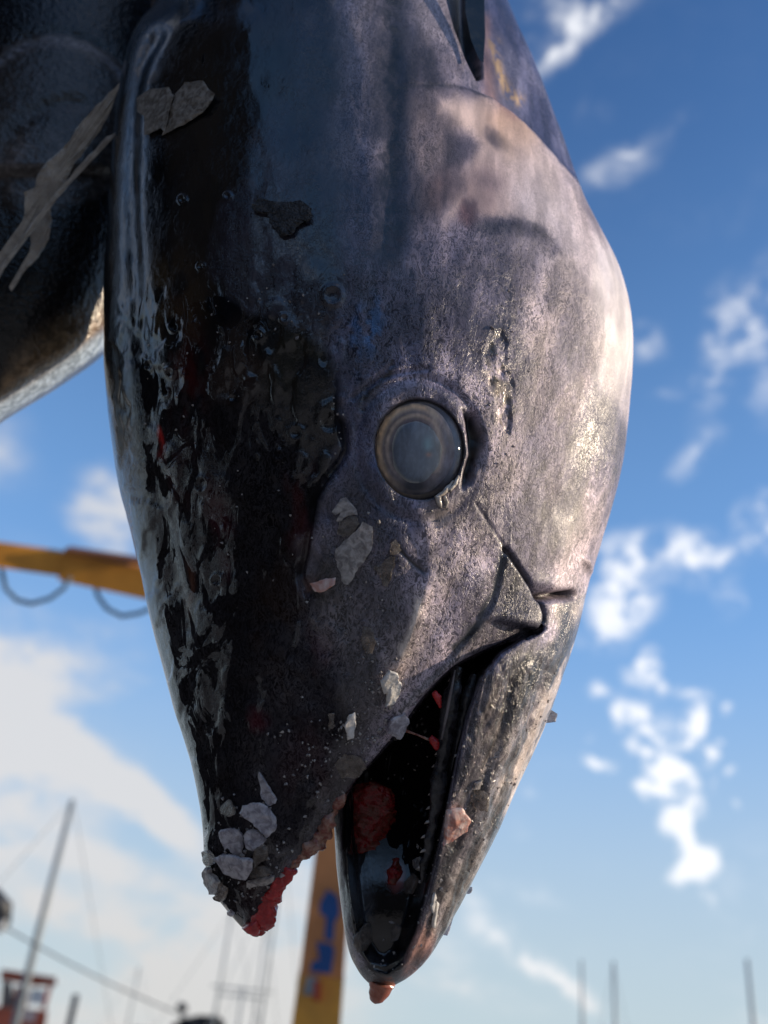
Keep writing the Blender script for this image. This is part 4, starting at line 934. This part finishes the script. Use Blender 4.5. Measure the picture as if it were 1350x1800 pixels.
put2((1-sstep(ed, 26, 44)), (.42,.50,.60)); put2((1-sstep(ed, 5, 12)), (.10,.10,.12)); put2(np.exp(-(seg_dist(x, y, [(20,560),(0,640),(-20,700)])/14)**2), (.01,.01,.01))
i0, k0 = np.meshgrid(np.arange(ny-1), np.arange(na), indexing='ij'); k1 = (k0+1) % na
F2 = np.stack([i0*na+k0, i0*na+k1, (i0+1)*na+k1, (i0+1)*na+k0], -1).reshape(-1, 4)
tuna2 = empty('tuna', at(-200, 960, 1.01), 'second black tuna hanging behind, cut off by the left edge', 'fish')
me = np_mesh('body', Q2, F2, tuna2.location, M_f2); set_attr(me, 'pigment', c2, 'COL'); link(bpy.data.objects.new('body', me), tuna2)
M_strip = glossy('grey_torn_skin', (.30,.28,.26), (.48,.46,.43), .5, 60, 0, 0, 1.4, .8, 120, .003)
plate('torn_skin_strip', [(210,146),(197,188),(176,230),(152,262),(130,288),(118,312),(100,350),(60,400),(22,450),(-14,508),(-14,462),(14,428),(38,392),(44,372),(42,338),(62,336),(66,308),(86,280),(108,262),(118,252),(137,222),(170,185)], M_strip, tuna2, thick=.004, base=.93, tilt=.03, jit=.002, seed=41, label='long grey strip of torn skin')
plate('torn_skin_flap', [(86,352),(92,388),(86,420),(68,452),(44,476),(20,512),(16,504),(38,470),(52,444),(56,420),(50,398),(62,376)], M_strip, tuna2, thick=.003, base=.94, tilt=.03, jit=.002, seed=42)
plate('torn_skin_cord', [(205,232),(196,246),(150,292),(104,346),(60,400),(0,480),(-10,484),(52,396),(98,338),(146,284),(188,240)], M_strip, tuna2, thick=.004, base=.92, tilt=.01, jit=.001, seed=43)

# ------------------------------------------------------------------ quay, water, shore
M_conc = simple_mat('worn_concrete', (.36,.33,.29), .8, 0, .35, .9, .4, 30, .3, .004)
M_water = glossy('harbour_water', (.012,.03,.035), (.02,.045,.05), .06, .4, 0, 0, 1.33, .6, 1.6, .12)
V, Fc = box_geo((0, -6, -.75), 60, 30, 1.5); mesh_obj('quay', V, Fc, M_conc, kind='structure')
V, Fc = box_geo((0, 8.8, .07), 60, .35, .14); mesh_obj('quay_kerb', V, Fc, simple_mat('kerb_paint', (.30,.28,.24), .7), kind='structure')
S = 2400
mesh_obj('water', [(-S,-S,-1.6),(S,-S,-1.6),(S,S,-1.6),(-S,S,-1.6)], [(0,1,2,3)], M_water, kind='structure')
# far shore, a low line of land
V, Fc = [], []
n_ = 90
for i in range(n_+1):
    x_ = -900+1800*i/n_; hh = 3+6*float(fbm(np.array([i*.17]), np.array([3.3]), oct=3)[0])
    V += [Vector((x_, 700, -2)), Vector((x_, 730, hh)), Vector((x_, 900, -2))]
for i in range(n_): Fc += [(3*i, 3*i+3, 3*i+4, 3*i+1), (3*i+1, 3*i+4, 3*i+5, 3*i+2)]
mesh_obj('far_shore', V, Fc, simple_mat('shore_scrub', (.06,.07,.06), .9, 0, .4, .02, 0), kind='structure')

# fish shed behind the photographer, mirrored in the wet skin
shed = empty('fish_shed', (-3, -15, 0), 'long low brown timber shed on the quay behind the camera', 'building')
M_tim = simple_mat('brown_timber', (.085,.062,.042), .75, 0, .4, 1.2, .2, 14)
M_roof = simple_mat('dark_roof', (.035,.035,.04), .6)
V, Fc = box_geo((-3, -18, 2.9), 30, 6, 5.8); mesh_obj('wall', V, Fc, M_tim, shed)
V = [Vector((-18.5,-14.4,5.7)),Vector((12.5,-14.4,5.7)),Vector((12.5,-21.6,5.7)),Vector((-18.5,-21.6,5.7)),Vector((-18.5,-18,8)),Vector((12.5,-18,8))]
mesh_obj('roof', V, [(0,1,5,4),(2,3,4,5),(0,4,3),(1,2,5),(0,3,2,1)], M_roof, shed)
for x_ in (-12, -5, 3, 8): V, Fc = box_geo((x_, -14.97, 1.6), 3, .12, 3.1); mesh_obj('door', V, Fc, simple_mat('door_grey', (.16,.16,.15), .6), shed)

# the frame the fish hang from, just above the picture, and a rope for each fish
M_steel = simple_mat('galvanised_steel', (.22,.22,.23), .45, .6)
M_rope = simple_mat('rope_fibre', (.30,.26,.18), .9)
rail_z = tt.z+1.05
t2t = Vector(Q2[:na].mean(0))
rail = empty('gantry', (tt.x, tt.y, 0), 'grey steel hoist frame holding up the hanging tuna', 'frame')
V, Fc = box_geo((tt.x-.6, tt.y, rail_z+.08), 5.3, .12, .16); mesh_obj('beam', V, Fc, M_steel, rail)
for sx in (-3.1, 1.9): V, Fc = box_geo((tt.x+sx, tt.y+1.6, rail_z/2), .12, .12, rail_z); mesh_obj('post', V, Fc, M_steel, rail); V, Fc = box_geo((tt.x+sx, tt.y+.83, rail_z+.08), .12, 1.53, .13); mesh_obj('bracket', V, Fc, M_steel, rail)
V, Fc = tube_geo([tt-Vector((0,0,.06)), Vector((tt.x, tt.y, rail_z))], .012, 8); mesh_obj('rope', V, Fc, M_rope, None, True, label='rope tied to the tail of the middle tuna', cat='rope')
# second tuna's own tail end
V, Fc = tube_geo([t2t-Vector((0,0,.10)), t2t+Vector((0,0,.3)), t2t+Vector((0,.0,.7)), t2t+Vector((0,0,.95))], [.17,.13,.06,.02], 24); 
tl = mesh_obj('tail', V, Fc, M_f2, tuna2, True); set_attr(tl.data, 'pigment', np.tile([.015,.015,.018], (len(tl.data.vertices), 1)), 'COL')
V, Fc = tube_geo([t2t+Vector((0,0,.9)), Vector((t2t.x, tt.y, rail_z+.16))], .012, 8); mesh_obj('rope', V, Fc, M_rope, None, True, label='rope tied to the tail of the second tuna on the left', cat='rope')

# ---- yellow hoist crane behind the fish
M_yel = simple_mat('crane_yellow', (.66,.29,.04), .45, 0, .25, 4, .1, 60)
M_org = simple_mat('crane_ochre', (.66,.28,.11), .6, 0, .3, 3, .1, 60)
M_hose = simple_mat('hose_rubber', (.10,.14,.18), .5)
M_blue = simple_mat('blue_letter_paint', (.004,.075,.28), .45, 0, .15)
M_gp = simple_mat('grey_plate', (.22,.26,.30), .5)
crane = empty('hoist_crane', Vector((at(563,1800,5.0).x, at(563,1800,5.0).y, 0)), 'yellow hoist crane with blue lettering on its tapered column, behind the open mouth', 'crane')
def beam(name, a, b_, wa, wb, da, db, mat, parent, roll=None, **kw):
    """tapered box from a to b; w = width across the view, d = depth"""
    a, b_ = Vector(a), Vector(b_); ax = (b_-a).normalized(); side = ax.cross(Fw).normalized(); fd = side.cross(ax)
    V = []
    for c_, w_, d_ in ((a, wa, da), (b_, wb, db)):
        for i, j in ((-1,-1),(1,-1),(1,1),(-1,1)): V.append(c_ + side*i*w_/2 + fd*j*d_/2)
    return mesh_obj(name, V, [(0,1,2,3),(4,7,6,5),(0,4,5,1),(1,5,6,2),(2,6,7,3),(3,7,4,0)], mat, parent, False, **kw), side, fd
DC = 5.0
def cpt(px, py, d=DC): return at(px, py, d)
base = at(564, 1800, DC); base0 = base + (base-at(612, 1400, DC)).normalized()*2.1
base0 = Vector((base.x+(base.x-at(612,1430,DC).x)*.6, base.y, .002))
u = DC/FPX
beam('column_foot', base0, cpt(566, 1712), 110*u, 78*u, .3, .26, M_yel, crane)
beam('column', cpt(566, 1712), cpt(628, 1100), 77*u, 44*u, .25, .15, M_org, crane)
beam('boom', cpt(650, 1108), cpt(112, 993, 4.7), 54*u, 50*.0028, .16, .15, M_yel, crane)
beam('boom_tip', cpt(122, 992, 4.7), cpt(-260, 938, 4.4), 42*.0028, 40*.0027, .11, .10, M_yel, crane)
beam('boom_flange', cpt(250, 986, 4.75), cpt(118, 966, 4.68), 8*.0028, 8*.0028, .19, .19, simple_mat('crane_brown', (.22,.08,.02), .6), crane)
def plate_pts(name, pts, d, mat, parent, th=.01, **kw):
    V = [at(q[0], q[1], d) for q in pts] + [at(q[0], q[1], d+th) for q in pts]; n_ = len(pts)
    return mesh_obj(name, V, [tuple(range(n_)), tuple(range(n_, 2*n_))[::-1]]+[(k, (k+1) % n_, n_+(k+1) % n_, n_+k) for k in range(n_)], mat, parent, False, **kw)
plate_pts('blue_letter', [(562,1588),(576,1563),(594,1576),(597,1606),(588,1622),(586,1655),(570,1650),(573,1612),(562,1606)], DC-.17, M_blue, crane)
plate_pts('blue_letter', [(556,1655),(584,1660),(588,1672),(582,1712),(545,1708),(548,1690),(562,1688)], DC-.17, M_blue, crane)
plate_pts('side_plate', [(540,1716),(560,1718),(556,1750),(532,1748)], DC-.17, M_gp, crane)
plate_pts('side_plate', [(532,1756),(556,1758),(552,1800),(524,1798)], DC-.17, simple_mat('blue_grey_plate', (.10,.17,.24), .5), crane)
plate_pts('side_plate', [(553,1724),(566,1727),(562,1760),(551,1758)], DC-.185, simple_mat('red_mark', (.40,.06,.03), .5), crane)
V, Fc = tube_geo([cpt(2,1000,4.6),cpt(10,1035,4.6),cpt(30,1055,4.6),cpt(55,1061,4.6),cpt(88,1052,4.6),cpt(112,1034,4.6),cpt(124,1014,4.6)], .011, 8); mesh_obj('hose', V, Fc, M_hose, crane, True)
V, Fc = tube_geo([cpt(165,1022,4.7),cpt(172,1048,4.7),cpt(188,1070,4.7),cpt(214,1083,4.7),cpt(245,1078,4.7),cpt(285,1060,4.7),cpt(310,1036,4.75)], .011, 8); mesh_obj('hose', V, Fc, M_hose, crane, True)

# ---- boats with masts
M_hull = simple_mat('white_hull', (.55,.56,.56), .4, 0, .1, 1, 0)
M_mast = simple_mat('grey_mast', (.26,.29,.31), .5, .2, .1, 2, 0)
M_cabin = simple_mat('rust_red_cabin', (.42,.09,.045), .6, 0, .3, 2, 0)
M_dk = simple_mat('dark_hull', (.03,.035,.045), .5, 0, .2, 2, 0)
def hull_geo(c, L, B_, z0, z1, ang):
    ca, sa = math.cos(ang), math.sin(ang); V, Fc = [], []
    for i, (f_, wf) in enumerate([(-.5,.75),(-.3,.95),(0,1),(.25,.85),(.42,.4),(.5,.03)]):
        for (wz, zz) in ((.55, z0), (.95, (z0+z1)/2), (1, z1+.3*max(0, f_)*2)):
            for s_ in (-1, 1):
                lx, ly = f_*L, s_*wf*wz*B_/2; V.append(Vector((c.x+lx*ca-ly*sa, c.y+lx*sa+ly*ca, zz)))
    for i in range(5):
        a = i*6; b_ = a+6
        Fc += [(a,b_,b_+2,a+2),(a+2,b_+2,b_+4,a+4),(a+1,a+3,b_+3,b_+1),(a+3,a+5,b_+5,b_+3),(a+4,b_+4,b_+5,a+5),(a,a+1,b_+1,b_)]
    Fc += [(0,2,3,1),(2,4,5,3),(30,31,33,32),(32,33,35,34)]
    return V, Fc
def sailboat(px, py, d, label, r=.05, L=8, ang=1.2, cross=None, mat=None, stays=True, h2=None, group='sailing boats moored beyond the quay'):
    top = at(px, py, d); c = Vector((top.x, top.y, 0))
    bt = empty('sailboat', (c.x, c.y, -1.6), label, 'boat', group)
    V, Fc = hull_geo(c, L, L*.3, -1.75, -.5, ang); mesh_obj('hull', V, Fc, M_hull, bt)
    V, Fc = box_geo((c.x, c.y, -.25), L*.3, L*.16, .45, (Vector((math.cos(ang), math.sin(ang), 0)), Vector((-math.sin(ang), math.cos(ang), 0)), Vector((0,0,1)))); mesh_obj('cabin', V, Fc, M_hull, bt)
    V, Fc = tube_geo([Vector((c.x, c.y, -.6)), Vector((c.x, c.y, top.z*.6)), top], [r*1.15, r, r*.7], 10); mesh_obj('mast', V, Fc, mat or M_mast, bt, True)
    if cross:
        for zf, wd in cross: V, Fc = tube_geo([Vector((c.x-wd, c.y, top.z*zf)), Vector((c.x+wd, c.y, top.z*zf))], r*.5, 6); mesh_obj('crosstree', V, Fc, mat or M_mast, bt, True)
    if stays:
        for s_ in (-.5, .5):
            e_ = Vector((c.x+math.cos(ang)*L*s_, c.y+math.sin(ang)*L*s_, -.3)); V, Fc = tube_geo([top, e_], .008, 5); mesh_obj('stay', V, Fc, M_mast, bt, True)
sailboat(128, 1406, 20, 'sailing boat with the tallest thick grey mast, left behind the red cabin', .075, 9, 1.1)
sailboat(408, 1600, 24, 'sailing boat with thin mast below the snout tip, left one', .035, 7, .9)
sailboat(428, 1735, 30, 'sailing boat whose low mast carries two crossbars, under the snout', .05, 7, .6, [(.985, 1.0), (.93, .8)])
sailboat(470, 1625, 26, 'sailing boat with thin mast midway between snout and crane', .03, 7, 1.2)
sailboat(500, 1500, 22, 'sailing boat with thin tall mast nearest left of the crane', .028, 8, 1.2)
sailboat(1022, 1688, 34, 'sailing boat with faint mast just right of the lower jaw', .055, 8, 1.3)
sailboat(1078, 1690, 30, 'sailing boat with second mast right of the lower jaw', .06, 8, 1.0)
sailboat(1313, 1686, 27, 'sailing boat with mast near the right edge', .065, 9, 1.2)
sailboat(245, 1700, 38, 'sailing boat with pale distant mast right of the red cabin', .035, 7, 1.0)
# cabin boat at the lower left
cb = at(50, 1790, 22); cz = cb.z
boat = empty('cabin_boat', (cb.x, cb.y, -1.6), 'work boat with rust red cabin roof at the lower left corner', 'boat')
u = 22/FPX
V, Fc = hull_geo(Vector((cb.x, cb.y, 0)), 8, 2.8, -1.75, cz-1.2, .3); mesh_obj('hull', V, Fc, M_hull, boat)
def slab(name, pts, d, th, mat): return plate_pts(name, pts, d, mat, boat, th)
slab('cabin_roof', [(2,1704),(20,1706),(98,1718),(100,1732),(60,1734),(0,1722)], 22, 2.2, M_cabin)
slab('cabin_wall', [(4,1724),(20,1727),(28,1770),(0,1772)], 22.2, 1.6, simple_mat('grey_brown_wall', (.20,.17,.16), .6))
slab('cabin_wall', [(26,1733),(52,1737),(46,1778),(22,1772)], 22.2, 1.6, M_cabin)
slab('window', [(54,1738),(80,1740),(76,1766),(50,1764)], 22.1, .1, simple_mat('pale_window', (.70,.72,.74), .3))
slab('cabin_post', [(84,1732),(92,1733),(80,1775),(73,1773)], 22.2, 1.5, M_cabin)
slab('cabin_side', [(-20,1768),(84,1776),(76,1830),(-30,1822)], 22.1, 1.8, M_cabin)
slab('cabin_stripe', [(40,1772),(66,1776),(60,1798),(34,1792)], 22.0, .05, simple_mat('pale_pink_panel', (.6,.45,.42), .6))
# dark mooring pile, dark hull, lamp, cable
V, Fc = tube_geo([Vector((at(134,1748,16).x, at(134,1748,16).y, -1.7)), at(134, 1748, 16)], .055, 12); mesh_obj('mooring_pile', V, Fc, M_dk, None, True, label='dark mooring pile right of the red cabin', cat='pile')
dh = at(345, 1800, 26); bt = empty('dark_boat', (dh.x, dh.y, -1.6), 'low dark boat with a small lamp pole at the bottom edge', 'boat')
V, Fc = hull_geo(Vector((dh.x, dh.y, 0)), 3.2, 1.6, -1.75, dh.z-.25, .1); mesh_obj('hull', V, Fc, M_dk, bt)
plate_pts('canopy', [(300,1802),(322,1790),(350,1784),(385,1786),(396,1798),(390,1830),(300,1830)], 26, M_dk, bt, 1.0)
V, Fc = tube_geo([at(318, 1800, 26), at(320, 1776, 26)], .03, 8); mesh_obj('fitting_pole', V, Fc, M_dk, bt, True)
V, Fc = tube_geo([at(311,1772,26), at(316,1769,26), at(324,1772,26), at(328,1777,26)], [.05,.12,.12,.05], 10); mesh_obj('fitting', V, Fc, M_dk, bt, True)
lp = at(-2, 1605, 9); lo = empty('fitting_post', (lp.x-.1, lp.y, 0), 'dark lamp post with rounded head cut by the left edge', 'fitting')  # unclear dark rounded fitting, given the form of a post light
V, Fc = tube_geo([Vector((lp.x-.22, lp.y, 0.002)), Vector((lp.x-.22, lp.y, lp.z+.05))], .04, 10); mesh_obj('pole', V, Fc, M_dk, lo, True)
V, Fc = tube_geo([at(-40,1560,9), at(-14,1575,9), at(2,1598,9), at(4,1622,9), at(-4,1636,9)], [.03,.09,.11,.08,.03], 14); mesh_obj('fitting_head', V, Fc, M_dk, lo, True)
V, Fc = tube_geo([at(-12,1628,8.9), at(2,1632,8.9), at(8,1618,8.9)], [.03,.045,.02], 10); mesh_obj('fitting_glass', V, Fc, M_hull, lo, True)
pts = [at(-30+ (350+30)*k/14, 1608+(1797-1608)*k/14 + 10*math.sin(math.pi*k/14), 9+16*k/14) for k in range(15)]
V, Fc = tube_geo(pts, [.012+.012*k/14 for k in range(15)], 6); mesh_obj('cable', V, Fc, M_dk, None, True, label='thin dark cable sloping down to the right across the lower left', cat='cable')

# ---- a third tuna on the same gantry, left of the photographer: it is what the black stripe in the wet back mirrors
ny, na = 60, 40; f_ = np.linspace(0, 1, ny)
prof = interp_tab(f_, [(0,.01),(.06,.09),(.2,.21),(.4,.31),(.6,.30),(.85,.14),(.97,.035),(1,.02)])
c3 = np.array([-.74, .27]); zz = 1.35 + f_*2.1
TH, K = np.meshgrid(np.linspace(0, 2*np.pi, na, endpoint=False), np.arange(ny))
Q3 = np.stack([c3[0]+prof[K]*np.cos(TH)*.85, c3[1]+prof[K]*np.sin(TH)*1.05, zz[K]], -1).reshape(-1, 3)
i0, k0 = np.meshgrid(np.arange(ny-1), np.arange(na), indexing='ij'); k1 = (k0+1) % na
F3 = np.stack([i0*na+k0, i0*na+k1, (i0+1)*na+k1, (i0+1)*na+k0], -1).reshape(-1, 4)
tuna3 = empty('tuna', (c3[0], c3[1], 1.35), 'third black tuna hanging outside the picture on the left, mirrored in the wet back', 'fish')
me = np_mesh('body', Q3, F3, tuna3.location, simple_mat('shaded_black_skin', (.006,.006,.008), .7, 0, .3, 8, .1, 60, .15)); set_attr(me, 'pigment', np.tile([.006,.006,.008], (len(Q3), 1)), 'COL'); link(bpy.data.objects.new('body', me), tuna3)  # matte black stands in for the shade on this unseen fish
for s_ in (-1, 1):
    V, Fc = [], []
    for (u_, v_, wd) in [(0,0,.05),(.06,.06,.055),(.15,.15,.04),(.24,.27,.02),(.29,.36,.004)]:
        for a, b_ in ((-wd,-.005),(wd,-.005),(wd,.005),(-wd,.005)): V.append(Vector((c3[0]+b_, c3[1]+s_*u_, 3.42+v_+a)))
    for i in range(4):
        for k in range(4): Fc.append((i*4+k, i*4+(k+1) % 4, (i+1)*4+(k+1) % 4, (i+1)*4+k))
    mesh_obj('tail_fin', V, Fc+[(0,1,2,3),(16,17,18,19)], M_fin, tuna3)
V, Fc = tube_geo([Vector((c3[0], c3[1], 3.4)), Vector((c3[0], tt.y, rail_z+.1))], .012, 8); mesh_obj('rope', V, Fc, M_rope, None, True, label='rope tied to the tail of the third tuna outside the picture', cat='rope')
